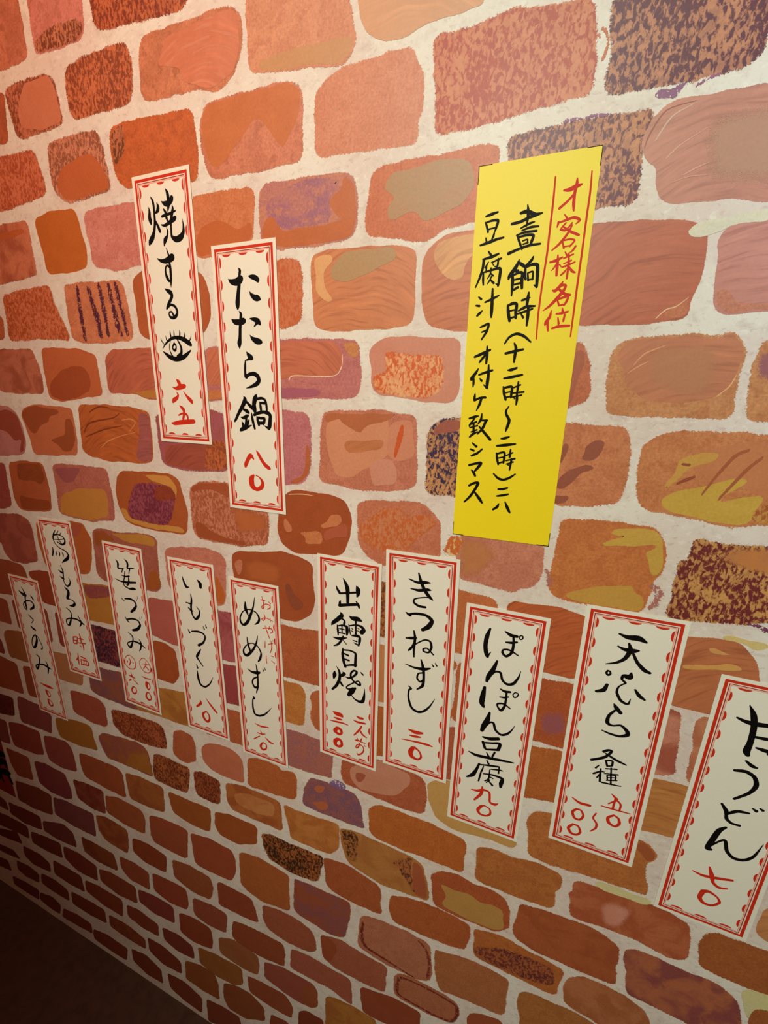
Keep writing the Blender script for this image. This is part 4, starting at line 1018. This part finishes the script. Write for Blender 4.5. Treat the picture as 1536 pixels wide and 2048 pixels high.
r -84 -1429 58 -75 -1547 81 -8 -1602 43 72 -1543 34 48 -1463 29 -49 -1411 34
@5 -7198 12093 1059 3702 1.59
b 9 1625 15 -75 1527 40 -117 1429 41 -85 1320 25 26 1239 25 199 1185 30 267 1099 55 202 1015 76 106 965 56 12 904 15
b -82 1508 35 62 1533 25 199 1501 25 251 1433 45 224 1360 50 118 1319 35 -3 1367 25
b 36 1521 20 65 1412 25 135 1331 25
b -98 1413 20 82 1424 20 253 1458 20
b 102 1620 12 59 1569 25 8 1518 20
b 186 1588 12 129 1534 25
b -193 1222 21 -209 1134 47 -258 1032 36
b -108 1156 15 -118 1098 41 -142 1047 21
b -12 1159 15 -7 1102 41 -25 1052 21
b 78 1141 15 100 1097 41 93 1049 20
b -69 835 16 -23 715 42 -42 595 42 -59 455 26 12 367 42 110 422 47 148 506 31 115 579 16
b -161 715 21 -89 676 52 -21 667 26
b -150 569 21 -89 539 47 -23 529 26
b -82 332 21 7 256 79 -3 175 80 -75 72 59 7 66 21 111 43 32 147 -21 66 75 -80 67 -42 -101 22
b -174 -170 22 -57 -252 38 -66 -377 44 -159 -552 61 -232 -609 39 -279 -544 28 -241 -463 28 -75 -410 38 122 -403 43 270 -467 48 328 -502 13
b 167 -292 13 210 -386 38 232 -464 54 161 -561 27
r -154 -890 32 -178 -1024 38
r -139 -881 32 -14 -867 37 -63 -1020 37
r -150 -966 27 -47 -955 27
r -172 -1045 32 -66 -1034 32
r 78 -760 26 96 -847 47 88 -977 32
r 32 -884 26 171 -876 32
r -12 -1001 27 226 -972 32
r 129 -991 37 134 -1095 37 119 -1169 21
r 21 -1066 21 51 -1081 32
r -111 -1285 22 -127 -1394 44 -203 -1478 33
r -125 -1437 33 -149 -1576 39
r -30 -1351 32 133 -1378 32
r -52 -1433 27 -57 -1564 33
r -52 -1433 27 173 -1436 32 180 -1528 38
r -70 -1558 33 176 -1540 32
r 63 -1375 27 26 -1533 27
r 132 -1380 27 101 -1525 27
@6 -5376 11808 1054 3734 -1.04
b -204 1528 14 -158 1454 52 -173 1358 43 -115 1358 28 -18 1367 23
b 43 1582 14 103 1520 51 104 1447 46 84 1396 28 202 1418 32 272 1420 14
b -44 1355 28 -81 1283 24
b 151 1392 32 111 1292 23
b -93 1214 19 1 1206 33 110 1235 37
b 8 1315 23 -21 1202 28 -70 1060 29 -47 990 29 77 959 38 175 978 61 245 985 19
b -302 1106 12 -166 1079 29 28 1088 52 268 1129 42
b 89 1221 23 79 1110 47 31 1025 33
b -29 1039 19 72 1041 24
b -195 703 20 -132 657 24
b -99 709 29 39 735 43 154 709 43 197 623 48 129 530 68 28 442 49
b 216 795 12 231 746 19
b 262 834 12 266 782 19
b -161 283 20 -122 225 35 -70 188 25
b -106 246 35 36 291 39 181 289 39 237 204 54 148 86 69 6 26 50
b 249 370 12 259 327 19
b 301 396 12 312 359 17
b -141 -56 15 -34 -126 35 -36 -228 35 -125 -401 62 -196 -374 36 -185 -309 26 -28 -238 35 144 -241 45 302 -316 20
b 147 -143 15 195 -228 40 161 -359 40 116 -427 20
r -287 -651 18 -357 -756 18 -354 -884 18 -249 -950 23 -117 -921 25 -54 -817 25 -76 -676 20 -192 -614 17 -287 -651 18
r -217 -699 20 -194 -773 35 -261 -885 20
r -287 -779 30 -291 -806 30
r -131 -763 30 -120 -786 25
r -236 -1037 15 -205 -1142 41
r -306 -1132 21 -205 -1145 46 -130 -1154 20
r -266 -1227 46 -314 -1268 31
r -190 -1203 20 -65 -1284 31
r -233 -1404 36 -280 -1497 47 -235 -1567 47 -159 -1531 36 -136 -1439 31 -180 -1391 26 -233 -1404 36
n 149 -590 17 76 -695 17 88 -817 20 187 -905 22 312 -888 22 375 -795 22 334 -661 19 238 -575 17 149 -590 17
n 252 -637 15 241 -730 24 162 -838 20
n 154 -716 17 329 -696 19
n 235 -753 20 309 -815 29
n 84 -1036 12 188 -1053 35 334 -1040 20
n 201 -1167 75 190 -1236 75 222 -1323 30 284 -1260 25 270 -1167 30 203 -1149 45
n 173 -1415 30 135 -1516 51 185 -1583 56 261 -1562 30 275 -1469 30 222 -1401 30 173 -1415 30
@7 -3638 11770 1056 3703 0.39
b -218 1510 18 -193 1415 46 -149 1323 57 -84 1324 18
b 133 1505 18 186 1445 78 190 1376 67
b -65 1199 14 -58 1081 42 -89 921 47 -75 769 33 -7 699 52 80 782 51 104 884 32 41 963 12
b -203 1002 19 -104 993 33 -56 1012 23
b -159 905 23 -99 859 42 -55 851 23
b -227 438 19 -194 378 39
b -145 415 29 6 446 43 118 436 38 176 372 38 117 242 43 -6 152 58
b 150 589 12 174 530 33
b 209 631 12 229 577 33
b 32 72 24 -28 -21 54 -84 -116 54 -29 -197 34 39 -281 29
b -115 -297 25 -97 -359 40
b -116 -434 25 -112 -588 55 -69 -722 51 43 -745 40 173 -634 30 260 -472 10
r -128 -1097 15 -118 -1167 62 -236 -1280 40
r 26 -1006 12 137 -1142 49 262 -1265 49
r -2 -1321 30 -92 -1404 50 -79 -1502 65 -7 -1564 55 58 -1499 50 59 -1389 35 -2 -1321 30
@8 -2293 11633 1021 3677 0.46
b -185 1418 26 -189 1301 65 -157 1215 43 -141 1166 22
b 18 1549 11 -20 1372 30 -84 1212 52 -167 1048 61 -257 971 49 -314 1012 44 -318 1106 31 -246 1232 22 -118 1295 22 22 1269 26 83 1173 43 58 1088 43 -15 1032 17
b -206 736 18 -193 597 40 -148 456 41
b 26 819 13 -11 680 35 -85 530 45 -224 377 59 -295 385 50 -301 471 32 -228 577 23 -109 645 22 12 606 27 73 488 36 46 377 49 0 306 27
b -57 244 11 -39 103 37 -37 -38 37 -49 -225 42 -92 -368 19
b -248 92 14 -157 50 46 -42 62 69 10 84 46
b -44 -22 28 -134 -88 33 -163 -176 33 -116 -261 47 -51 -226 33
b 84 182 11 102 141 27
b 128 214 11 139 171 22
b -174 -453 14 -148 -504 43 -183 -540 29 -194 -709 39 -161 -844 44 -55 -855 43 80 -770 33 216 -602 9
r -178 -1062 12 -50 -1082 37 123 -1054 23
r -66 -1180 14 -33 -1263 33
r -138 -1257 19 -41 -1257 28 35 -1230 23
r -92 -1319 24 -227 -1429 24
r 35 -1298 14 125 -1372 42 208 -1390 28
r -45 -1458 33 -85 -1548 52 -42 -1607 48 33 -1570 33 51 -1477 28 0 -1441 28 -45 -1458 33
n 166 1600 10 189 1504 20 200 1409 24 169 1367 20 156 1408 16 235 1467 16 320 1457 20 317 1406 24 268 1378 16
n 143 1530 16 220 1527 24
n 297 1524 12 332 1490 20
n 192 1275 12 207 1199 20 165 1146 20 137 1175 16 237 1204 16 360 1170 12
n 307 1226 12 312 1152 16
n 142 989 16 244 1021 20 323 1020 20 347 972 20 300 935 16
n 196 1055 12 238 928 20 271 827 16
n 288 1066 12 272 1003 20
n 175 749 12 167 631 21
n 245 711 17 333 742 16
n 298 788 12 308 662 21 270 541 12
n 331 811 8 343 784 12
n 358 823 8 368 799 10
n 182 473 13 176 378 21 186 316 13
n 281 490 13 327 485 17
n 285 394 13 349 357 17
@9 -545 12303 1057 3713 -0.3
b -92 1527 9 -51 1459 49 -17 1370 71 -11 1254 60 -10 1132 50
b -204 1380 13 -185 1327 39 -150 1277 46
b -150 1265 33 -21 1296 35 115 1330 34
b 129 1444 11 157 1385 76 158 1318 66 140 1262 19
b -139 1147 22 -144 1099 46 -133 1055 35
b -148 1063 57 -10 1101 50 151 1140 49
b 128 1186 16 166 1135 45 180 1089 30
b -133 949 11 -114 895 71 -190 807 70 -260 741 59 -289 693 17
b -109 845 29 -64 815 36 -68 763 47
b -190 717 17 -180 634 41 -174 544 23
b -180 704 23 -99 730 34 -38 728 40
b -24 723 47 -17 653 58 -22 582 34
b -153 661 18 -70 661 25
b -109 711 22 -106 590 25
b -158 588 23 -57 592 25
b -267 482 12 -180 478 48 -98 499 48 -19 529 14
b -88 541 25 -118 462 37 -180 373 37 -246 335 23
b -86 468 16 -27 410 16
b 17 917 11 71 887 68 160 895 78 220 877 32
b 126 859 33 128 749 29 129 627 35
b 8 774 13 24 683 24 38 602 16
b 24 753 24 131 789 30 220 781 46 262 730 67 229 684 79
b 54 720 13 77 702 20
b 50 678 13 77 661 20
b 158 745 13 181 731 20
b 153 698 13 182 687 20
b 61 589 22 144 604 51 196 591 46 194 521 51 181 432 18
b 81 511 13 145 506 30
b 97 474 13 163 451 36
b -91 325 23 -96 225 49 -81 112 53 -47 3 49
b -75 299 30 26 315 30 107 301 36 131 276 43 129 169 46 125 62 48
b -64 234 30 4 220 37
b -64 138 30 15 133 37
b -53 19 26 48 58 37 135 82 46
b -206 -31 7 -160 -103 36 -144 -186 50 -160 -291 55 -213 -407 51 -280 -488 37
b -234 -132 14 -238 -192 74 -254 -267 36
b -95 -107 9 -65 -136 61 -112 -182 50 -143 -204 24
b -143 -297 31 -106 -353 43 -81 -376 17
b -48 -182 12 9 -191 35 81 -154 33 140 -82 42 151 -36 41 102 -29 35 56 -84 35 52 -151 37 92 -216 32 170 -263 37 211 -265 42 213 -225 35 174 -203 23 72 -278 23 -6 -345 26 -24 -394 26 31 -395 31 93 -364 47
b 132 -346 38 73 -422 92 17 -508 62
b 54 -483 17 116 -552 26 200 -579 50 265 -552 61 289 -452 42 297 -309 6
b 213 -18 6 243 -41 30 267 -64 23
r -278 -919 10 -214 -948 74 -127 -953 81 -94 -979 26
r -252 -1038 18 -181 -1042 50 -111 -1041 30
r -330 -1125 12 -215 -1113 36 -94 -1100 32 3 -1106 19
r -193 -1233 63 -235 -1300 75 -202 -1336 56 -148 -1346 49 -111 -1303 48 -126 -1251 55 -168 -1230 60
r -191 -1462 64 -233 -1520 76 -222 -1587 64 -160 -1604 52 -108 -1556 51 -122 -1479 56 -165 -1452 51
n 157 -870 9 204 -892 48 271 -886 41
n 106 -973 12 184 -985 42 314 -968 34
n 253 -1045 29 208 -1140 37 120 -1265 24
n 219 -1121 29 272 -1199 37 344 -1236 23
n 137 -1363 12 168 -1356 36 232 -1345 24
n 173 -1303 14 189 -1348 35
n 256 -1290 23 242 -1352 24
n 233 -1357 18 321 -1357 21
n 222 -1398 24 203 -1475 26 165 -1511 26 155 -1481 18 190 -1432 21 243 -1418 21 291 -1453 21 297 -1522 26 257 -1596 30 199 -1638 30 177 -1612 12
n 308 -1401 12 323 -1421 18
@10 596 12541 1051 3720 0.58
b -177 1467 16 -52 1433 40 60 1452 51 130 1457 20
b -145 1323 16 -30 1316 44 93 1347 47 143 1349 20
b -38 1573 24 0 1453 49 58 1332 52 130 1244 50 176 1208 20
b 124 1238 20 13 1213 20 -84 1174 24 -93 1117 33 -19 1076 39 76 1076 36
b -206 938 21 -142 906 46
b -178 914 29 -52 950 41 92 951 45 178 885 59 135 782 74 49 714 52
b -194 525 21 -112 542 47 -39 562 29
b -77 668 25 -57 557 42 -68 393 38 -65 245 26
b -55 513 25 -105 384 34 -150 332 30
b -125 379 21 -17 484 21 90 560 25 170 549 33 192 457 37 153 369 29 83 370 30 72 405 25 132 430 25 224 349 25
b -195 91 13 -58 64 35 91 73 54 189 112 25
b 46 224 21 81 103 49 98 -58 43 86 -209 48 4 -295 22
b 85 9 26 14 -21 26 -1 -107 31 46 -155 31 98 -100 26
b 213 188 13 235 157 25
b 259 218 13 283 180 25
b -131 -276 18 -86 -310 31 -122 -347 31 -125 -487 36 -71 -645 41 26 -691 45 121 -650 40 211 -537 27 279 -386 9
r -113 -1057 18 1 -1076 67 114 -1057 40
r -84 -1162 22 3 -1155 45 87 -1139 27
r -212 -1277 14 -13 -1253 31 183 -1240 44 277 -1248 22
r -29 -1387 68 -62 -1468 82 -39 -1549 69 58 -1572 36 112 -1507 36 80 -1415 31 3 -1364 41
@11 1746 11931 1062 3747 -0.46
b -190 1560 29 -221 1434 60 -229 1297 60 -210 1186 61 -189 1135 49
b -189 1135 39 -149 1210 10
b 6 1563 22 80 1526 49 157 1526 41
b 30 1410 23 99 1418 38 166 1445 26
b 110 1533 28 126 1408 36 116 1273 38 52 1200 38 0 1242 35 12 1291 27 88 1302 30 203 1251 19
b 203 1553 17 184 1524 17 201 1495 18 229 1509 18 230 1545 17 203 1553 17
b -54 1098 29 -89 964 61 -143 829 66 -160 745 40
b -147 785 24 -69 918 28 5 930 35 42 824 35 111 777 39 189 811 43 242 923 27 262 1026 8
b -178 641 41 -189 508 74 -195 381 75 -165 322 41
b 32 678 20 91 656 40 162 669 35
b 37 548 20 101 558 32 147 583 24
b 117 664 28 121 526 32 110 411 36 74 339 41 31 372 28 17 428 28 95 454 28 190 407 20
b 228 683 18 203 641 18 222 601 20 257 622 20 268 672 18 228 683 18
b -71 250 31 -92 119 75 -133 -3 76 -151 -81 53
b -122 -23 30 -56 87 29 -4 95 37 33 -8 38 115 -62 37 188 -24 37 239 46 24 279 145 8
b -125 -187 30 -30 -185 53 87 -141 52
b -117 -273 43 -81 -368 43
b -100 -278 30 12 -246 34 114 -220 46 106 -318 51
b -63 -386 30 107 -331 42
b -50 -436 17 -18 -489 35
b 61 -393 30 36 -477 30
b -300 -512 18 -194 -538 48 3 -517 50 176 -492 43 331 -471 21
b -35 -568 17 -5 -620 35
b -140 -688 22 15 -648 35 137 -620 30
b -134 -674 33 -168 -802 45 -214 -912 63 -292 -981 27
b -70 -694 18 -87 -791 27
b -93 -782 22 -102 -867 27 -117 -986 27
b 32 -709 17 142 -675 30 202 -670 17
b 147 -616 21 148 -734 26
b -58 -828 22 66 -798 31 206 -810 48 201 -900 61 200 -965 39
b 24 -724 18 22 -884 27 -27 -949 22
b 18 -842 22 79 -860 22
b 14 -916 22 84 -983 35
b 40 -904 22 -5 -970 18
r -205 -1187 18 -119 -1172 44 -31 -1121 43 22 -1119 26
r -52 -1073 26 -58 -1203 48 -145 -1360 31
r -11 -1112 30 55 -1131 34 70 -1216 34 83 -1307 35 153 -1319 47 198 -1277 11
r -38 -1438 48 -79 -1528 49 -39 -1593 40 50 -1585 31 105 -1524 35 90 -1436 26 5 -1408 26 -38 -1438 48
@12 3197 12219 1061 3728 0.02
b -138 1552 21 -47 1527 55 66 1537 73 151 1504 28
b -128 1386 18 -50 1359 46 50 1366 55 95 1380 21
b -19 1449 26 7 1366 55 -30 1243 47 -108 1165 33 -219 1116 15
b 44 1325 32 102 1222 41 187 1139 51 250 1116 35
b -185 1027 26 -197 995 26 -175 969 30 -151 990 26 -160 1023 22 -185 1027 26
b -165 831 38 -190 748 55 -266 705 38
b 66 1067 18 57 1003 73 -7 1004 47 -21 953 29 25 912 29 -5 879 18 -39 834 22 -44 752 34 14 652 37 93 627 30 112 709 9
b 141 847 27 195 777 49 256 739 29
b -50 585 15 -20 538 53 38 477 47
b -28 492 30 -81 394 39 -81 290 49 -19 267 27 69 298 31 143 242 48 158 185 53 78 137 35 -31 138 31 -124 159 16
r 130 -776 16 193 -833 43
r 179 -842 27 171 -997 28
r 113 -944 20 197 -859 27 250 -902 27 250 -996 24
r 34 -1015 16 171 -1011 28 375 -1000 16
r 202 -1103 28 141 -1170 40 161 -1251 45 237 -1282 32 280 -1215 40 260 -1135 32 202 -1103 28
n -5 -1164 20 -30 -1258 25 21 -1331 29 23 -1416 29 -32 -1497 17
n -319 -1030 17 -220 -1080 41 -96 -1072 41
n -246 -1203 33 -286 -1270 38 -248 -1361 38 -182 -1362 34 -148 -1277 33 -188 -1201 29 -246 -1203 33
n -254 -1478 34 -301 -1564 43 -256 -1640 43 -188 -1639 34 -148 -1572 34 -186 -1483 30 -254 -1478 34
m -58 -154 40 -10 -114 36 29 -121 32 -39 -237 40 -178 -333 37
m -30 -176 24 103 -234 36 215 -264 20
m -15 -281 24 10 -357 28
m -9 -278 24 58 -263 28 63 -336 28
m 11 -363 24 63 -338 24
m -82 -385 16 -113 -440 25
m -52 -429 20 -46 -526 29 -37 -634 29
m -125 -536 29 -53 -475 25 -8 -465 16
m -49 -507 21 -77 -584 21
m 2 -407 20 123 -369 24
m -3 -488 16 149 -448 24
m 32 -507 20 43 -568 20
m 32 -503 16 123 -474 20 132 -542 24
m 45 -536 16 128 -506 16
m 36 -585 20 149 -542 20
m 60 -372 20 92 -627 24
m -12 -639 25 98 -627 24 206 -612 16
@13 4605 11667 1022 3681 -0.75
b -184 1527 13 -126 1416 61 -90 1252 61 -80 1056 62 -87 935 74 -66 888 49
b -259 1338 26 -185 1315 45 -92 1309 61 26 1328 52 120 1344 43
b -48 1147 34 48 1153 44 127 1171 34
b -11 1010 26 69 1001 50 159 1005 37
b 41 1550 16 85 1355 50 113 1150 51 112 970 44
b -60 804 27 3 759 46 49 749 26
b -133 639 36 -30 661 46 59 615 46 97 507 52 58 384 40 -55 245 33
b -152 126 28 -94 46 49 -79 -15 38 -60 -74 42 -3 -112 34 72 -111 34
b -70 9 38 12 83 43 118 103 28
b 138 185 18 175 164 40
b 199 215 18 228 200 36
b -43 -197 29 -97 -278 60 -133 -462 65 -152 -589 60 -115 -594 40
b -143 -563 24 -54 -422 27 -8 -398 39 38 -538 43 118 -611 43 215 -593 42 293 -494 34 341 -270 7
r -223 -1017 16 -109 -1038 39 37 -1003 44 181 -956 34
r -72 -871 23 -25 -989 54 11 -1094 39 80 -1139 39 162 -1113 23
r -58 -1291 60 -72 -1401 52 -19 -1471 44 71 -1465 32 134 -1375 35 95 -1301 27 -2 -1260 43 -58 -1291 60
@14 -12054 6629 1050 3720 0.0
b 41 -470 102 280 -353 218 451 -281 182 488 -358 100
b -76 -791 103 156 -699 187 399 -565 218 457 -679 151 454 -779 67
b 177 -369 101 86 -802 137 -34 -1231 157
b -138 -1146 140 130 -1049 207 383 -983 255 543 -943 101
b 42 -1110 104 51 -1273 139 85 -1413 105
b 388 -968 136 464 -1126 136 534 -1299 102 590 -1327 27
b -372 -1606 107 -179 -1446 141 -47 -1313 105
"""

class Ink:
    """flat ink shapes on a sheet of paper, in mm around the sheet's centre"""
    def __init__(self): self.v = []; self.f = []
    def poly(self, pts):
        if len(pts) == 4:                              # a twisted quad becomes two plain triangles
            self.poly([pts[0], pts[1], pts[2]]); self.poly([pts[0], pts[2], pts[3]]); return
        if abs(area2(pts)) < 1e-4: return
        if area2(pts) < 0: pts = pts[::-1]
        s = len(self.v); self.v += [Vector(p) for p in pts]
        self.f.append(list(range(s, s + len(pts))))
    def disc(self, x, z, r, n=14):
        self.poly([(x + r * math.cos(6.28318 * i / n), z + r * math.sin(6.28318 * i / n)) for i in range(n)])
    def brush(self, pts):
        q = catmull(pts)
        L, R = [], []
        for i in range(len(q)):
            a, b = q[max(0, i - 1)], q[min(len(q) - 1, i + 1)]
            tx, tz = b[0] - a[0], b[1] - a[1]; n = math.hypot(tx, tz) or 1.0
            nx, nz = -tz / n, tx / n; w = q[i][2] / 2
            L.append((q[i][0] + nx * w, q[i][1] + nz * w)); R.append((q[i][0] - nx * w, q[i][1] - nz * w))
        for i in range(len(q) - 1):
            self.poly([L[i], L[i + 1], R[i + 1], R[i]])
        for i in range(0, len(q), 2): self.disc(q[i][0], q[i][1], q[i][2] / 2, 12)
    def rect(self, x0, x1, z0, z1): self.poly([(x0, z0), (x1, z0), (x1, z1), (x0, z1)])
    def frame(self, w, h, a, b):
        """rectangular ring between margins a and b of a w x h sheet"""
        W, H = w / 2, h / 2
        self.rect(-W + a, -W + b, -H + a, H - a); self.rect(W - b, W - a, -H + a, H - a)
        self.rect(-W + b, W - b, H - b, H - a); self.rect(-W + b, W - b, -H + a, -H + b)
    def build(self, name, mat, parent, y):
        # one flat sheet of ink: overlapping strokes are merged into a single triangulation
        whole = sum(abs(area2([self.v[i] for i in q])) for q in self.f)
        rng = random.Random(3)
        for attempt in range(12):
            j = 0.004 * attempt
            src_v = [p + Vector((rng.uniform(-j, j), rng.uniform(-j, j))) for p in self.v]
            v, _, f, _, _, src = delaunay_2d_cdt(src_v, [], self.f, 0, 1e-5)
            f = [q for q, s in zip(f, src) if s]      # drops the holes inside closed strokes
            if sum(abs(area2([v[i] for i in q])) for q in f) <= whole * 1.001: break
        me = bpy.data.meshes.new(name)
        me.from_pydata([(p.x / 1000, 0.0, p.y / 1000) for p in v], [], [list(q) for q in f]); me.update()
        o = finish(name, me, [mat], parent); o.location = (0, y, 0)
        return o

def scallops(ink, w, h, m, depth, half, mmu):
    W, H = w / 2, h / 2
    n_side, n_top = 13, 3
    def bump(cx, cz, ax, az):
        # half-ellipse with its flat side on the border line, (ax, az) pointing into the sheet
        pts = []
        for i in range(11):
            t = math.pi * i / 10
            u, d = math.cos(t) * half, math.sin(t) * depth
            pts.append((cx + ax * d - az * u, cz + az * d + ax * u))
        ink.poly(pts)
    for i in range(n_side):
        z = (i - (n_side - 1) / 2) * 0.2585 * mmu
        bump(-W + m, z, 1, 0); bump(W - m, z, -1, 0)
    for i in range(n_top):
        x = (i - 1) * 0.262 * mmu
        bump(x, H - m, 0, -1); bump(x, -H + m, 0, 1)

def sheet(w, h, mat, parent, name='paper_sheet', t=0.0004):
    return finish(name, box_mesh(name, -w / 2000, w / 2000, -t, 0.0, -h / 2000, h / 2000), [mat], parent)

GROUP = 'handwritten menu strips on the brick wall'
INFO = {
 1: ('menu_strip', 'cream paper menu strip with an eye drawn under its black brush writing, upper left', 'menu strip', GROUP),
 2: ('menu_strip', 'cream menu strip reading たたら鍋 beside the strip with the drawn eye', 'menu strip', GROUP),
 3: ('notice_sheet', 'tall bright yellow paper notice with black writing and a red ruled heading', 'notice', None),
 4: ('menu_strip', 'cream menu strip reading おこのみ, lowest and leftmost of the row of strips', 'menu strip', GROUP),
 5: ('menu_strip', 'cream menu strip reading 馬もろみ with two red characters 時価', 'menu strip', GROUP),
 6: ('menu_strip', 'cream menu strip reading 笹づづみ with two circled red characters above its prices', 'menu strip', GROUP),
 7: ('menu_strip', 'cream menu strip reading いもづくし with red price 八〇', 'menu strip', GROUP),
 8: ('menu_strip', 'cream menu strip reading めめずし with small red side writing along its right edge', 'menu strip', GROUP),
 9: ('menu_strip', 'cream menu strip reading 出鱈目焼 with red 二人前 and 三〇〇 side by side', 'menu strip', GROUP),
 10: ('menu_strip', 'cream menu strip reading きつねずし with red price 三〇', 'menu strip', GROUP),
 11: ('menu_strip', 'cream menu strip reading ぽんぽん豆腐 below the yellow notice', 'menu strip', GROUP),
 12: ('menu_strip', 'cream menu strip reading 天ぷら各種 with a red price range', 'menu strip', GROUP),
 13: ('menu_strip', 'cream menu strip reading 甘うどん cut off by the right edge of the photo', 'menu strip', GROUP),
 14: ('red_poster', 'dark red paper with thick black brush writing at the left edge of the wall', 'poster', None),
}
DATA = {}
for ln in STRIPS.strip().split('\n'):
    if ln[0] == '@':
        t = ln[1:].split(); cur = int(t[0]); DATA[cur] = ([float(x) for x in t[1:]], {'b': [], 'r': [], 'n': [], 'm': []})
    else:
        v = [float(x) / 10 for x in ln[2:].split()]
        DATA[cur][1][ln[0]].append([tuple(v[i:i + 3]) for i in range(0, len(v), 3)])

WALL_GAP = 0.0006
for idx, ((cx, cz, w, h, ang), ink) in DATA.items():
    cx, cz, w, h = cx / 10000, cz / 10000, w / 10, h / 10
    name, label, cat, group = INFO[idx]
    e = bpy.data.objects.new(name, None); COL.objects.link(e)
    e.empty_display_size = 0.05
    e.location = (cx, -WALL_GAP, cz); e.rotation_euler = (0, -math.radians(ang), 0)
    e['label'] = label; e['category'] = cat
    if group: e['group'] = group
    face = -0.0004 - 0.00004
    if idx == 3:
        sheet(w, h, M_YELLOW, e)
        k = Ink()
        W, H = w / 2, h / 2
        for sx in (-1, 1):
            for sz in (-1, 1):
                k = Ink()
                xs = sorted((sx * W, sx * (W - 14))); zs = sorted((sz * H, sz * (H - 0.7)))
                k.rect(xs[0], xs[1], zs[0], zs[1])
                xs = sorted((sx * W, sx * (W - 0.7))); zs = sorted((sz * (H - 0.7), sz * (H - 17)))
                k.rect(xs[0], xs[1], zs[0], zs[1])
                k.build('corner_mark', M_BLACK, e, face)
        for st in ink['r'][:2]:
            k = Ink(); k.brush(st); k.build('heading_rule', M_RED, e, face)
        k = Ink()
        for st in ink['r'][2:]: k.brush(st)
        k.build('heading', M_RED, e, face)
        k = Ink()
        for st in ink['b']: k.brush(st)
        k.build('message', M_BLACK, e, face)
    elif idx == 14:
        sheet(w, h, M_REDPAPER, e)
        k = Ink()
        for st in ink['b']: k.brush(st)
        k.build('brush_writing', M_BLACK, e, face)
    else:
        sheet(w, h, M_PAPER, e)
        u = w
        b = Ink(); b.frame(w, h, 0.045 * u, 0.079 * u)
        scallops(b, w, h, 0.120 * u, 0.028 * u, 0.066 * u, u)
        bo = b.build('printed_border', M_RED, e, face)
        b = Ink(); b.frame(w, h, 0.090 * u, 0.101 * u); b.build('inner_line', M_DEEPRED, bo, 0)
        b = Ink(); b.frame(w, h, 0.106 * u, 0.116 * u); b.build('inner_line', M_SALMON, bo, 0)
        k = Ink()
        for st in ink['b']: k.brush(st)
        k.build('dish_name', M_BLACK, e, face)
        k = Ink()
        for st in ink['r']: k.brush(st)
        k.build('price', M_RED, e, face)
        for key, nm, mt in (('n', {6: 'price', 8: 'side_note', 9: 'portion_note', 12: 'price'}.get(idx), M_RED), ('m', 'dish_note', M_BLACK)):
            if ink[key]:
                k = Ink()
                for st in ink[key]: k.brush(st)
                k.build(nm, mt, e, face)
